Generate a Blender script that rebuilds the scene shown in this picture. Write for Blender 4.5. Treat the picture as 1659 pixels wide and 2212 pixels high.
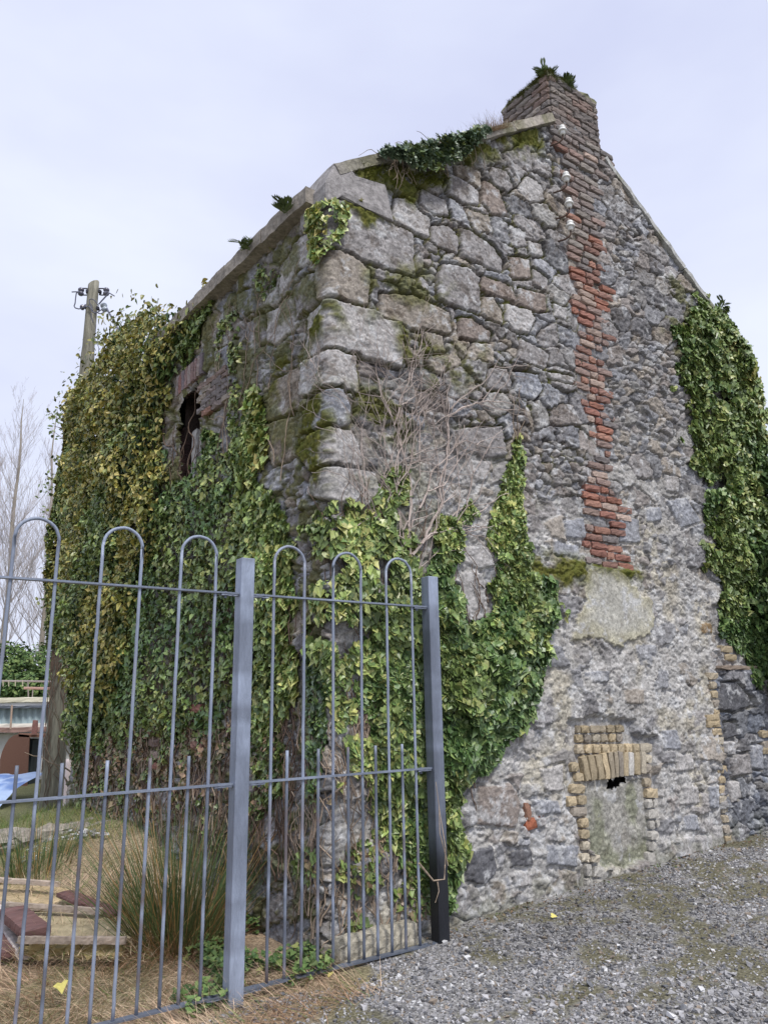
import bpy, math, random
import numpy as np
from mathutils import Vector
for o in list(bpy.data.objects): bpy.data.objects.remove(o)
rng = np.random.default_rng(7)
random.seed(7)
SC = bpy.context.scene
# ------------------------------------------------------------------ camera
F = 1628.0; CX, CY = 829.5, 1106.0; EYE = 1.55
P_, R_ = math.radians(14.1), math.radians(-0.96)
fw = np.array([0, math.cos(P_), math.sin(P_)]); rt0 = np.array([1, 0, 0.]); up0 = np.cross(rt0, fw)
rt = rt0*math.cos(R_)+up0*math.sin(R_); up = np.cross(rt, fw)
CAM = np.array([0, 0, EYE])
cd = bpy.data.cameras.new("camera"); cam = bpy.data.objects.new("camera", cd); SC.collection.objects.link(cam)
from mathutils import Matrix
mw = Matrix(((rt[0], up[0], -fw[0], 0), (rt[1], up[1], -fw[1], 0), (rt[2], up[2], -fw[2], EYE), (0, 0, 0, 1)))
cam.matrix_world = mw
cd.sensor_fit = 'VERTICAL'; cd.sensor_height = 24.0; cd.sensor_width = 18.0
cd.lens = F/2212.0*24.0; cd.clip_start = 0.05; cd.clip_end = 4000
SC.camera = cam
SC.render.resolution_x = 767; SC.render.resolution_y = 1024
# ------------------------------------------------------------------ world, sun, exposure
SUN_EL, SUN_AZ = math.radians(56), math.radians(150)   # azimuth clockwise from +Y: behind the camera, a little to the right
W_ = bpy.data.worlds.new("World"); SC.world = W_; W_.use_nodes = True
nt = W_.node_tree; nt.nodes.clear()
out = nt.nodes.new('ShaderNodeOutputWorld'); bg = nt.nodes.new('ShaderNodeBackground'); bg.inputs[1].default_value = 0.1
sky = nt.nodes.new('ShaderNodeTexSky'); sky.sky_type = 'NISHITA'; sky.sun_disc = False
sky.sun_elevation = SUN_EL; sky.sun_rotation = SUN_AZ
tc = nt.nodes.new('ShaderNodeTexCoord'); mp = nt.nodes.new('ShaderNodeMapping'); mp.inputs['Scale'].default_value = (1.0, 1.0, 2.6)
n1 = nt.nodes.new('ShaderNodeTexNoise'); n1.inputs['Scale'].default_value = 1.5; n1.inputs['Detail'].default_value = 5; n1.inputs['Roughness'].default_value = .5
cr = nt.nodes.new('ShaderNodeValToRGB')
cr.color_ramp.elements[0].position = .34; cr.color_ramp.elements[0].color = (5.5, 5.85, 7.7, 1)
cr.color_ramp.elements[1].position = .66; cr.color_ramp.elements[1].color = (7.1, 7.5, 8.8, 1)
mx = nt.nodes.new('ShaderNodeMix'); mx.data_type = 'RGBA'; mx.inputs[0].default_value = .93
L = nt.links.new
L(tc.outputs['Generated'], mp.inputs[0]); L(mp.outputs[0], n1.inputs['Vector']); L(n1.outputs['Fac'], cr.inputs[0])
L(sky.outputs[0], mx.inputs[6]); L(cr.outputs[0], mx.inputs[7]); L(mx.outputs[2], bg.inputs[0]); L(bg.outputs[0], out.inputs[0])
sd = bpy.data.lights.new("sun", 'SUN'); sd.energy = 2.3; sd.angle = math.radians(10); sd.color = (1, .96, .9)
so = bpy.data.objects.new("sun", sd); SC.collection.objects.link(so)
sv = Vector((math.sin(SUN_AZ)*math.cos(SUN_EL), math.cos(SUN_AZ)*math.cos(SUN_EL), math.sin(SUN_EL)))
so.rotation_euler = sv.to_track_quat('Z', 'Y').to_euler()
SC.view_settings.view_transform = 'Standard'; SC.view_settings.look = 'None'; SC.view_settings.gamma = 1
SC.view_settings.exposure = 0.36
SC.render.engine = 'CYCLES'

# ------------------------------------------------------------------ pixel <-> world (pixels of a 1659 x 2212 copy)
def ray(x, y): return fw+rt*((x-CX)/F)-up*((y-CY)/F)
def gnd(x, y, z=0.0):
    d = ray(x, y); return CAM+d*((z-EYE)/d[2])
def atdist(x, y, Y):
    d = ray(x, y); return CAM+d*(Y/d[1])
def dirz(a): a = math.radians(a); return np.array([math.sin(a), math.cos(a), 0])
G = dirz(55); NG = np.array([-G[1], G[0], 0])          # along the gable / away from the camera
Wd = dirz(-38); NS = np.array([-Wd[1], Wd[0], 0])      # along the side wall; outward normal
if NS @ np.array([0, -1, 0]) < 0: NS = -NS
DG, S0 = 4.15, 2.47
K = NG*DG+G*S0
def pl(x, y, o, n):
    d = ray(x, y); return CAM+d*(((o-CAM) @ n)/(d @ n))
def gs(x, y, dist=DG):
    p = pl(x, y, NG*dist, NG); return p @ G, p[2]
def uz(x, y):
    s, z = gs(x, y)
    if s >= S0: return s-S0, z
    p = pl(x, y, K, NS); return -((p-K) @ Wd), p[2]
def uzp(pts): return np.array([uz(*p) for p in pts])
AR = .035
def wallpos(u, z, off=0.0):
    u = np.asarray(u, float); z = np.asarray(z, float); off = np.asarray(off, float)
    up_ = np.where(u > AR, u, np.where(u < -AR, 0, (u+AR)**2/(4*AR)))
    wn = np.where(u < -AR, -u, np.where(u > AR, 0, (-u+AR)**2/(4*AR)))
    b = np.clip((u+AR)/(2*AR), 0, 1); b = b*b*(3-2*b)
    n = (-NG)[None]*b.reshape(-1, 1)+NS[None]*(1-b).reshape(-1, 1); n /= np.linalg.norm(n, axis=1, keepdims=True)
    p = K[None]+G[None]*up_.reshape(-1, 1)+Wd[None]*wn.reshape(-1, 1)
    p = p+n*np.broadcast_to(off, u.shape).reshape(-1, 1); p[:, 2] += np.broadcast_to(z, u.shape).ravel()
    return p, n

# ------------------------------------------------------------------ noise
def hsh(ix, iy, seed):
    h = (ix.astype(np.int64)*374761393+iy.astype(np.int64)*668265263+seed*974711) & 0xffffffff
    h = ((h ^ (h >> 13))*1274126177) & 0xffffffff
    h = (h ^ (h >> 16)) & 0xffffff
    return (h/16777216.0).astype(np.float32)
def vn(x, y, seed=0):
    ix = np.floor(x); iy = np.floor(y); fx = (x-ix).astype(np.float32); fy = (y-iy).astype(np.float32)
    fx = fx*fx*(3-2*fx); fy = fy*fy*(3-2*fy)
    a = hsh(ix, iy, seed); b = hsh(ix+1, iy, seed); c = hsh(ix, iy+1, seed); d = hsh(ix+1, iy+1, seed)
    return (a+(b-a)*fx)*(1-fy)+(c+(d-c)*fx)*fy
def fbm(x, y, seed=0, o=4, g=.5):
    s = 0; a = 1; t = 0
    for i in range(o):
        s = s+a*vn(x*(2.03**i)+i*17.3, y*(2.03**i)+i*9.1, seed+i*31); t += a; a *= g
    return s/t
def sstep(a, b, x):
    t = np.clip((x-a)/(b-a), 0, 1); return t*t*(3-2*t)

# ------------------------------------------------------------------ materials
def mat(name, rough=.85, bump=.3, bscale=60., var=.25, vscale=25., spec=.3, metal=0., col=None, coat=0., stretch=None, speck=0., sscale=70.):
    m = bpy.data.materials.new(name); m.use_nodes = True; t = m.node_tree; b = t.nodes['Principled BSDF']
    b.inputs['Roughness'].default_value = rough; b.inputs['Metallic'].default_value = metal
    b.inputs['Specular IOR Level'].default_value = spec; b.inputs['Coat Weight'].default_value = coat
    lk = t.links.new
    if col is None:
        a = t.nodes.new('ShaderNodeAttribute'); a.attribute_name = 'Col'; src = a.outputs['Color']
    else:
        a = t.nodes.new('ShaderNodeRGB'); a.outputs[0].default_value = (*col, 1); src = a.outputs[0]
    g = t.nodes.new('ShaderNodeNewGeometry'); mpn = t.nodes.new('ShaderNodeMapping')
    if stretch: mpn.inputs['Scale'].default_value = stretch
    lk(g.outputs['Position'], mpn.inputs[0])
    n = t.nodes.new('ShaderNodeTexNoise'); n.inputs['Scale'].default_value = vscale; n.inputs['Detail'].default_value = 6; n.inputs['Roughness'].default_value = .65
    lk(mpn.outputs[0], n.inputs['Vector'])
    mr = t.nodes.new('ShaderNodeMapRange'); mr.inputs[1].default_value = .28; mr.inputs[2].default_value = .72
    mr.inputs[3].default_value = 1-var; mr.inputs[4].default_value = 1+var; lk(n.outputs['Fac'], mr.inputs[0])
    mu = t.nodes.new('ShaderNodeVectorMath'); mu.operation = 'SCALE'; lk(src, mu.inputs[0]); lk(mr.outputs[0], mu.inputs['Scale'])
    last = mu.outputs[0]
    if speck > 0:
        vo = t.nodes.new('ShaderNodeTexVoronoi'); vo.inputs['Scale'].default_value = sscale
        dn = t.nodes.new('ShaderNodeTexNoise'); dn.inputs['Scale'].default_value = sscale*.8; dn.inputs['Detail'].default_value = 3
        ad = t.nodes.new('ShaderNodeVectorMath'); ad.operation = 'MULTIPLY_ADD'; lk(dn.outputs['Color'], ad.inputs[0]); ad.inputs[1].default_value = (.025, .025, .025); lk(mpn.outputs[0], ad.inputs[2])
        lk(ad.outputs[0], vo.inputs['Vector'])
        sp_ = t.nodes.new('ShaderNodeSeparateColor'); lk(vo.outputs['Color'], sp_.inputs[0])
        m2 = t.nodes.new('ShaderNodeMapRange'); m2.inputs[3].default_value = 1-speck; m2.inputs[4].default_value = 1+speck; lk(sp_.outputs[0], m2.inputs[0])
        mu2 = t.nodes.new('ShaderNodeVectorMath'); mu2.operation = 'SCALE'; lk(last, mu2.inputs[0]); lk(m2.outputs[0], mu2.inputs['Scale']); last = mu2.outputs[0]
    lk(last, b.inputs['Base Color'])
    if bump > 0:
        n2 = t.nodes.new('ShaderNodeTexNoise'); n2.inputs['Scale'].default_value = bscale; n2.inputs['Detail'].default_value = 5; n2.inputs['Roughness'].default_value = .7
        lk(mpn.outputs[0], n2.inputs['Vector'])
        bp = t.nodes.new('ShaderNodeBump'); bp.inputs['Strength'].default_value = bump; bp.inputs['Distance'].default_value = .01
        lk(n2.outputs['Fac'], bp.inputs['Height']); lk(bp.outputs[0], b.inputs['Normal'])
    return m
M_wall = mat('rubble_stone', .92, .8, 30, .28, 90, .2, speck=.24, sscale=55)
M_brick = mat('old_brick', .9, .6, 110, .3, 60, .2)
M_slab = mat('coping_stone', .9, .8, 60, .4, 22, .2, speck=.14, sscale=60)
M_leaf = mat('ivy_leaf', .40, .0, 60, .22, 60, .5)
M_leafdull = mat('dull_leaf', .6, .0, 60, .2, 60, .3)
M_stem = mat('bark', .85, .4, 120, .3, 40, .2)
M_pole = mat('weathered_pole_wood', .85, .8, 26, .4, 14, .2, stretch=(3, 3, .35))
M_wood = mat('sawn_timber', .8, .4, 60, .25, 20, .2, stretch=(1, 1, 1))
M_metal = mat('painted_steel', .44, .35, 90, .16, 10, .45, metal=.1, stretch=(2.5, 2.5, .5), speck=.07, sscale=60)
M_dark = mat('dark_interior', .95, .2, 30, .2, 10, .1, col=(.012, .011, .01))  # near-black colour stands for the unlit inside
M_porc = mat('white_porcelain', .18, 0, 10, .05, 20, .6)
M_iron = mat('rusty_iron', .8, .4, 150, .35, 60, .3)
M_ground = mat('gravel_ground', .95, .9, 60, .5, 70, .15, speck=.4, sscale=80)
M_peb = mat('stone_chippings', .85, .2, 200, .25, 120, .3)
M_grass = mat('grass_blades', .65, 0, 10, .2, 40, .25)
M_plain = mat('painted_panel', .6, .1, 20, .12, 4, .3)
M_tarp = mat('tarpaulin', .45, .3, 12, .15, 5, .4)
M_roof = mat('slate', .8, .4, 30, .3, 8, .2)

# ------------------------------------------------------------------ mesh accumulator
class MA:
    def __init__(s): s.v = []; s.f = []; s.c = []; s.n = 0
    def add(s, v, f, c=(.5, .5, .5)):
        v = np.asarray(v, float).reshape(-1, 3); c = np.asarray(c, float)
        if c.ndim == 1: c = np.tile(c, (len(v), 1))
        for g in (f if isinstance(f, list) else [f]):
            g = np.asarray(g, int); s.f.append(g+s.n)
        s.v.append(v); s.c.append(c); s.n += len(v)
    def build(s, name, m, parent=None, smooth=False):
        v = np.concatenate(s.v); c = np.concatenate(s.c)
        me = bpy.data.meshes.new(name); me.vertices.add(len(v)); me.vertices.foreach_set('co', v.astype(np.float32).ravel())
        li = np.concatenate([f.ravel() for f in s.f]); tot = np.concatenate([np.full(len(f), f.shape[1]) for f in s.f])
        st = np.concatenate([[0], np.cumsum(tot)[:-1]])
        me.loops.add(len(li)); me.loops.foreach_set('vertex_index', li.astype(np.int32))
        me.polygons.add(len(tot)); me.polygons.foreach_set('loop_start', st.astype(np.int32))
        me.update(calc_edges=True)
        at = me.color_attributes.new('Col', 'FLOAT_COLOR', 'POINT')
        at.data.foreach_set('color', np.concatenate([np.clip(c, 0, 1), np.ones((len(c), 1))], 1).astype(np.float32).ravel())
        me.polygons.foreach_set('use_smooth', np.full(len(tot), smooth))
        me.materials.append(m)
        o = bpy.data.objects.new(name, me); SC.collection.objects.link(o)
        if parent: o.parent = parent
        return o
def tag(o, label=None, cat=None, group=None, kind=None):
    if label: o['label'] = label
    if cat: o['category'] = cat
    if group: o['group'] = group
    if kind: o['kind'] = kind
    return o
def empty(name, label, cat, group=None):
    o = bpy.data.objects.new(name, None); o.empty_display_size = .1; SC.collection.objects.link(o); return tag(o, label, cat, group)

def tube(ma, pts, rad, col, sides=5, cap=True):
    pts = np.asarray(pts, float); n = len(pts); rad = np.broadcast_to(np.asarray(rad, float), (n,))
    t = np.gradient(pts, axis=0); t /= np.linalg.norm(t, axis=1, keepdims=True)+1e-9
    ref = np.array([.31, .22, .92]) if abs(t[0] @ np.array([.31, .22, .92])) < .9 else np.array([1., 0, 0])
    a = np.cross(t, ref); a /= np.linalg.norm(a, axis=1, keepdims=True)+1e-9; b = np.cross(t, a)
    an = np.arange(sides)*2*math.pi/sides
    v = (pts[:, None]+rad[:, None, None]*(a[:, None]*np.cos(an)[None, :, None]+b[:, None]*np.sin(an)[None, :, None])).reshape(-1, 3)
    i = np.arange(n-1)[:, None]*sides; j = np.arange(sides)[None]; k = (j+1) % sides
    f = np.stack([i+j, i+k, i+sides+k, i+sides+j], -1).reshape(-1, 4); fs = [f]
    if cap: fs += [np.array([list(range(sides))[::-1]]), np.array([list((n-1)*sides+np.arange(sides))])]
    c = np.asarray(col, float)
    if c.ndim == 2: c = np.repeat(c, sides, axis=0)
    ma.add(v, fs, c)
def lathe(ma, base, axis, prof, col, sides=16):
    axis = np.asarray(axis, float); axis /= np.linalg.norm(axis); base = np.asarray(base, float)
    pts = np.array([base+axis*h for r, h in prof]); n = len(prof)
    a = np.cross(axis, [.3, .9, .1]); a /= np.linalg.norm(a); b = np.cross(axis, a); an = np.arange(sides)*2*math.pi/sides
    r = np.array([p[0] for p in prof])
    v = (pts[:, None]+r[:, None, None]*(a*np.cos(an)[:, None]+b*np.sin(an)[:, None])[None]).reshape(-1, 3)
    i = np.arange(n-1)[:, None]*sides; j = np.arange(sides)[None]; k = (j+1) % sides
    ma.add(v, [np.stack([i+j, i+k, i+sides+k, i+sides+j], -1).reshape(-1, 4)], col)
_tm = {}
def boxtmpl(a, b, c):
    if (a, b, c) in _tm: return _tm[(a, b, c)]
    idx = {}; V = []; Fc = []
    def vid(i, j, k):
        if (i, j, k) not in idx: idx[(i, j, k)] = len(V); V.append((i/a-.5, j/b-.5, k/c-.5))
        return idx[(i, j, k)]
    for i in range(a):
        for j in range(b):
            Fc.append((vid(i, j, 0), vid(i, j+1, 0), vid(i+1, j+1, 0), vid(i+1, j, 0)))
            Fc.append((vid(i, j, c), vid(i+1, j, c), vid(i+1, j+1, c), vid(i, j+1, c)))
    for i in range(a):
        for k in range(c):
            Fc.append((vid(i, 0, k), vid(i+1, 0, k), vid(i+1, 0, k+1), vid(i, 0, k+1)))
            Fc.append((vid(i, b, k), vid(i, b, k+1), vid(i+1, b, k+1), vid(i+1, b, k)))
    for j in range(b):
        for k in range(c):
            Fc.append((vid(0, j, k), vid(0, j, k+1), vid(0, j+1, k+1), vid(0, j+1, k)))
            Fc.append((vid(a, j, k), vid(a, j+1, k), vid(a, j+1, k+1), vid(a, j, k+1)))
    _tm[(a, b, c)] = (np.array(V), np.array(Fc)); return _tm[(a, b, c)]
def rbox(ma, c, ax, dims, col, seg=(4, 2, 2), rnd=.15, jit=.004, cj=.05):
    """rough box: centre, 3 axes, dims, corners rounded by rnd (fraction of the smallest side)"""
    V, Fc = boxtmpl(*seg); V = V.copy(); d = np.array(dims, float)
    w = V*d; m = min(d)*rnd
    inn = np.clip(w, -(d/2-m), d/2-m); dl = w-inn; ln = np.linalg.norm(dl, axis=1, keepdims=True)
    k = np.where(ln > m, m/np.maximum(ln, 1e-9), 1); w = inn+dl*k
    w += rng.normal(0, jit, w.shape)
    A = np.array(ax, float)
    cc = np.asarray(col, float)*(1+rng.normal(0, cj)); cc = cc[None]*(1+rng.normal(0, cj*.8, (len(V), 1)))
    ma.add(np.asarray(c)+w @ A, Fc, cc)

def tz(x, y):
    """ground height"""
    x = np.asarray(x, float); y = np.asarray(y, float)
    s = x*G[0]+y*G[1]; t = x*NG[0]+y*NG[1]
    sl_ = np.maximum((x-K[0])*NS[0]+(y-K[1])*NS[1], 0); z = .045*np.clip(s, -1, 9)*sstep(12, 6, t)+.05*sstep(6, 12, t)+.42*sstep(4.7, 7.4, t)*np.exp(-(sl_/.95)**2)*sstep(6.6, 5.0, (x-K[0])*Wd[0]+(y-K[1])*Wd[1])
    return z+.03*(fbm(x*.6+50, y*.6+50, 5, 3)-.5)
def tzs(p): return float(tz(np.array([p[0]]), np.array([p[1]]))[0])
def gpt(x, y, h=0.0):
    z = .1
    for _ in range(8):
        p = gnd(x, y, z+h); z = tzs(p)
    p = gnd(x, y, z+h); return p

# ================================================================== the cottage
cot = empty('stone_cottage', 'roofless-looking old rubble stone gable building with brick chimney and ivy on its walls', 'building')
UMIN, UMAX = -5.2, 5.66
ucol = np.concatenate([np.arange(UMIN, -.35, .016), np.arange(-.35, UMAX, .0088)])
zrow = np.arange(-.12, 7.15, .0088)
U, Z = np.meshgrid(ucol, zrow); U = U.astype(np.float32); Z = Z.astype(np.float32)
NZ, NU = U.shape
wx = U+.040*(fbm(U*6, Z*6, 11, 3)-.5)*2+.022*(fbm(U*22, Z*22, 12, 3)-.5)*2
wz = Z+.034*(fbm(U*6, Z*6, 13, 3)-.5)*2+.020*(fbm(U*22, Z*22, 14, 3)-.5)*2
def cells(a, b, seed, jit=.42):
    X = wx/a; Y = wz/b
    iy = np.floor(Y); F1 = np.full(X.shape, 9., np.float32); F2 = F1.copy(); ID = np.zeros(X.shape, np.float32)
    LX = F1*0; LY = F1*0
    for dj in (-1, 0, 1):
        jy = iy+dj; sh = hsh(jy, jy*0, seed+5)*1.0
        Xs = X+sh*.9; ix = np.floor(Xs)
        for di in (-1, 0, 1):
            jx = ix+di
            cx = jx+.5+jit*(hsh(jx, jy, seed)*2-1); cy = jy+.5+jit*.8*(hsh(jx, jy, seed+1)*2-1)
            dx = (Xs-cx); dy = (Y-cy); wgt = .93+.14*hsh(jx, jy, seed+2)
            d = (np.abs(dx)**2.1+np.abs(dy)**2.1)**(1/2.1)*wgt
            idn = hsh(jx, jy, seed+3)
            c = d < F1
            F2 = np.where(c, F1, np.minimum(F2, d)); ID = np.where(c, idn, ID)
            LX = np.where(c, dx, LX); LY = np.where(c, dy, LY); F1 = np.where(c, d, F1)
    return (F2-F1)*min(a, b)*.6, ID, LX*a, LY*b
eb, idb, lxb, lyb = cells(.31, .20, 100)
es, ids, lxs, lys = cells(.13, .075, 200)
pick = (fbm(U*2.3+9, Z*2.3, 33, 2) > .60)
e = np.where(pick, es, eb); ID = np.where(pick, ids, idb); LX = np.where(pick, lxs, lxb); LY = np.where(pick, lys, lyb)
# zones
low = np.maximum(sstep(3.7, 2.7, Z+.7*(fbm(U*1.5, Z*1.5, 41, 3)-.5)*2), .62*sstep(2.3, 3.2, U)*sstep(6.2, 4.4, Z+1.2*(fbm(U*1.5, Z*1.5, 42, 3)-.5)*2))*sstep(-.1, .15, U)      # rendered lower gable
ruinR = np.zeros_like(U)
def pip(poly, X, Y):
    poly = np.asarray(poly); ins = np.zeros(X.shape, bool); n = len(poly)
    for i in range(n):
        x1, y1 = poly[i]; x2, y2 = poly[(i+1) % n]
        if y1 == y2: continue
        c = ((y1 > Y) != (y2 > Y)) & (X < (x2-x1)*(Y-y1)/(y2-y1)+x1); ins ^= c
    return ins
def sdf(poly, X, Y):
    """positive inside"""
    poly = np.asarray(poly); d = np.full(X.shape, 99., float); n = len(poly)
    for i in range(n):
        a = poly[i]; b = poly[(i+1) % n]; ab = b-a; L2 = ab @ ab+1e-12
        t = np.clip(((X-a[0])*ab[0]+(Y-a[1])*ab[1])/L2, 0, 1)
        d = np.minimum(d, np.hypot(X-a[0]-t*ab[0], Y-a[1]-t*ab[1]))
    return np.where(pip(poly, X, Y), d, -d)
def local(poly, pad=.1):
    c0 = np.searchsorted(ucol, poly[:, 0].min()-pad); c1 = np.searchsorted(ucol, poly[:, 0].max()+pad)
    r0 = np.searchsorted(zrow, poly[:, 1].min()-pad); r1 = np.searchsorted(zrow, poly[:, 1].max()+pad)
    return (slice(r0, r1), slice(c0, c1))
def field(px, pad=.1, warp=True):
    p = uzp(px) if not isinstance(px, np.ndarray) else px; sl = local(p, pad)
    X = (wx if warp else U)[sl]; Y = (wz if warp else Z)[sl]
    return sl, sdf(p, X, Y)
T3 = lambda L: [(580.7+.4*x, 83+.4*y) for x, y in L]
T5 = lambda L: [(497.7+.4*x, 829.5+.4*y) for x, y in L]
T6 = lambda L: [(995.4+.45*x, 995.4+.45*y) for x, y in L]
GR = (.29, .275, .27); BL = (.27, .28, .31); BR = (.255, .215, .19); PA = (.40, .385, .375); DK = (.09, .092, .105); TN = (.32, .285, .245)
stones = [
 (T3([(345,890),(560,975),(690,1030),(760,1075),(770,1290),(690,1270),(520,1210),(345,1160),(300,1150)]), GR, .03),
 (T3([(330,1185),(375,1180),(440,1195),(525,1270),(520,1435),(370,1425),(290,1420)]), TN, .035),
 (T3([(310,1440),(370,1435),(430,1450),(600,1510),(690,1545),(695,1780),(560,1730),(390,1690),(280,1700)]), PA, .035),
 (T3([(270,1720),(365,1700),(460,1720),(470,1915),(340,1890),(240,1860)]), PA, .035),
 (T3([(340,1910),(440,1930),(440,2010),(420,2074),(300,2074)]), PA, .02),
 (T3([(665,870),(720,870),(860,985),(855,1090),(740,1040),(660,1000)]), PA, .02),
 (T3([(870,1020),(960,1020),(1020,1080),(1020,1165),(900,1130),(865,1100)]), GR, .015),
 (T3([(1025,1035),(1080,1050),(1200,1130),(1255,1200),(1255,1270),(1150,1230),(1030,1180)]), GR, .02),
 (T3([(930,1230),(1060,1250),(1135,1300),(1135,1490),(1050,1470),(900,1420),(905,1290)]), GR, .03),
 (T3([(600,1380),(760,1400),(960,1490),(975,1600),(800,1590),(690,1540),(600,1510)]), TN, .015),
 (T3([(1150,1290),(1300,1340),(1345,1430),(1250,1400),(1140,1360)]), BR, .01),
 (T3([(1160,765),(1240,800),(1290,960),(1200,950),(1150,880)]), BR, .015),
 (T3([(1390,740),(1470,790),(1490,880),(1400,880),(1340,820)]), PA, .02),
 (T3([(1200,690),(1280,720),(1320,800),(1290,830),(1220,790),(1190,740)]), GR, .02),
 (T3([(825,820),(960,880),(975,960),(880,950),(810,890)]), GR, .01),
 (T3([(960,730),(1060,770),(1130,830),(1130,900),(1050,890),(960,830)]), GR, .02),
 (T3([(1150,1400),(1200,1400),(1250,1480),(1250,1550),(1150,1500)]), TN, .01),
 (T3([(1280,1440),(1400,1470),(1425,1520),(1390,1590),(1310,1580),(1270,1520)]), PA, .02),
 (T3([(1350,1350),(1480,1390),(1490,1480),(1440,1480),(1350,1430)]), BR, .01),
 (T3([(1020,1520),(1090,1520),(1190,1600),(1190,1640),(1020,1620)]), BR, .015),
 (T3([(820,1590),(930,1610),(940,1700),(870,1700)]), TN, .015),
 (T3([(1350,1620),(1500,1700),(1500,1790),(1340,1730)]), GR, .015),
 (T3([(1180,1790),(1270,1790),(1300,1860),(1290,1910),(1170,1890)]), GR, .015),
 (T3([(1330,1800),(1440,1820),(1470,1900),(1430,1960),(1330,1910)]), BL, .02),
 (T3([(1290,1180),(1400,1200),(1410,1300),(1300,1290)]), BR, .01),
 (T3([(1530,1440),(1600,1460),(1600,1530),(1530,1510)]), PA, .02),
 (T3([(1500,1795),(1640,1830),(1640,1870),(1520,1830)]), PA, .015),
 (T3([(1420,1250),(1500,1300),(1500,1370),(1430,1340)]), GR, .01),
 (T3([(1390,1100),(1470,1110),(1480,1170),(1400,1170)]), PA, .015),
 (T5([(540,60),(600,40),(640,130),(630,220),(560,250),(510,210),(505,120)]), BL, .03),
 (T5([(500,290),(560,250),(640,270),(700,400),(690,450),(560,450),(470,340)]), PA, .035),
 (T5([(560,470),(760,480),(800,620),(700,670),(600,640),(520,560)]), PA, .035),
 (T5([(1210,250),(1460,230),(1490,380),(1400,400),(1230,350)]), GR, .012),
 (T5([(930,140),(1040,180),(1040,250),(950,210)]), BL, .012),
 (T5([(1080,380),(1200,390),(1280,520),(1200,520),(1090,470)]), GR, .01),
 (T5([(1270,410),(1400,420),(1380,520),(1260,540)]), PA, .01),
 (T5([(1260,1020),(1340,1010),(1370,1080),(1380,1240),(1300,1300),(1250,1240)]), PA, .02),
 (T5([(1270,870),(1380,880),(1420,980),(1330,1000),(1260,960)]), PA, .02),
 (T6([(490,290),(590,280),(600,370),(500,370)]), BL, .015), (T6([(300,410),(400,410),(415,470),(300,465)]), DK, .01),
 (T6([(440,390),(560,410),(560,470),(440,450)]), BL, .01), (T6([(890,230),(950,225),(960,285),(890,290)]), BL, .015),
 (T6([(760,280),(850,280),(855,390),(765,390)]), BL, .008), (T6([(985,190),(1080,180),(1150,290),(1060,320)]), BL, .008),
 (T6([(75,1570),(230,1550),(270,1640),(250,1760),(75,1740)]), BR, .018), (T6([(20,1880),(140,1850),(165,1960),(110,2040),(20,2010)]), DK, .018),
 (T6([(225,1880),(330,1860),(340,1940),(240,1950)]), DK, .012), (T6([(980,70),(1040,80),(1040,150),(990,140)]), PA, .012),
 (T6([(1145,780),(1195,785),(1200,830),(1150,825)]), (.26, .17, .08), .01),
 (T6([(1010,1820),(1100,1790),(1120,1880),(1020,1900)]), PA, .02), (T6([(1110,1810),(1190,1800),(1195,1890),(1120,1890)]), PA, .02),
 (T6([(1200,1760),(1245,1760),(1250,1870),(1205,1880)]), PA, .02), (T6([(1050,1700),(1110,1700),(1120,1770),(1050,1770)]), BL, .015),
 (T6([(1050,1560),(1120,1560),(1130,1640),(1050,1640)]), PA, .015), (T6([(1170,1560),(1220,1560),(1225,1670),(1175,1660)]), BL, .02),
 (T6([(935,1290),(1010,1290),(1030,1380),(940,1380)]), BL, .015), (T6([(1010,1410),(1090,1410),(1100,1480),(1010,1490)]), PA, .015),
 (T6([(330,1620),(440,1630),(460,1690),(350,1690)]), BL, .015), (T6([(360,1480),(460,1460),(460,1580),(380,1580)]), PA, .015),
 (T6([(275,1260),(320,1280),(320,1400),(280,1380)]), PA, .02), (T6([(200,1290),(260,1300),(260,1370),(200,1360)]), PA, .02),
 (T6([(390,1840),(540,1840),(530,1950),(390,1930)]), BL, .02), (T6([(240,1990),(330,1970),(340,2040),(250,2050)]), PA, .015),
 (T6([(560,1015),(680,1010),(680,1060),(580,1060)]), BL, .008), (T6([(755,1100),(850,1100),(850,1160),(770,1165)]), TN, .008),
 (T6([(1240,1070),(1300,1060),(1400,1170),(1300,1200),(1220,1190)]), DK, .03), (T6([(1245,1260),(1300,1260),(1310,1320),(1250,1330)]), DK, .03),
 (T6([(1270,1410),(1370,1410),(1380,1500),(1290,1510)]), GR, .03), (T6([(1380,1370),(1430,1370),(1440,1480),(1390,1470)]), BL, .03),
 (T6([(1245,1345),(1300,1350),(1295,1410),(1250,1410)]), PA, .035), (T6([(1270,1545),(1310,1540),(1325,1620),(1280,1640)]), PA, .04),
 # side wall
 ([(655,520),(688,500),(690,560),(650,590),(610,640),(612,590)], PA, .02), ([(585,680),(640,640),(650,700),(600,745),(580,740)], PA, .02),
 ([(600,820),(655,790),(650,880),(575,930),(585,860)], TN, .02), ([(640,620),(690,590),(690,660),(645,690)], GR, .02),
 ([(540,700),(575,680),(575,740),(540,790)], GR, .02), ([(520,640),(560,620),(560,670),(525,690)], BL, .02),
 ([(570,920),(640,900),(650,980),(590,1010)], TN, .015), ([(470,760),(520,740),(515,830),(470,850)], BL, .02),
]
ruin_sl, ruin_d = field(T6([(1205,1010),(1360,1000),(1475,1150),(1600,1200),(1600,1760),(1475,1800),(1300,1850),(1255,1700),(1230,1300)]), warp=False)
ruin = np.zeros_like(U); ruin[ruin_sl] = sstep(-.02, .03, ruin_d)
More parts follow.
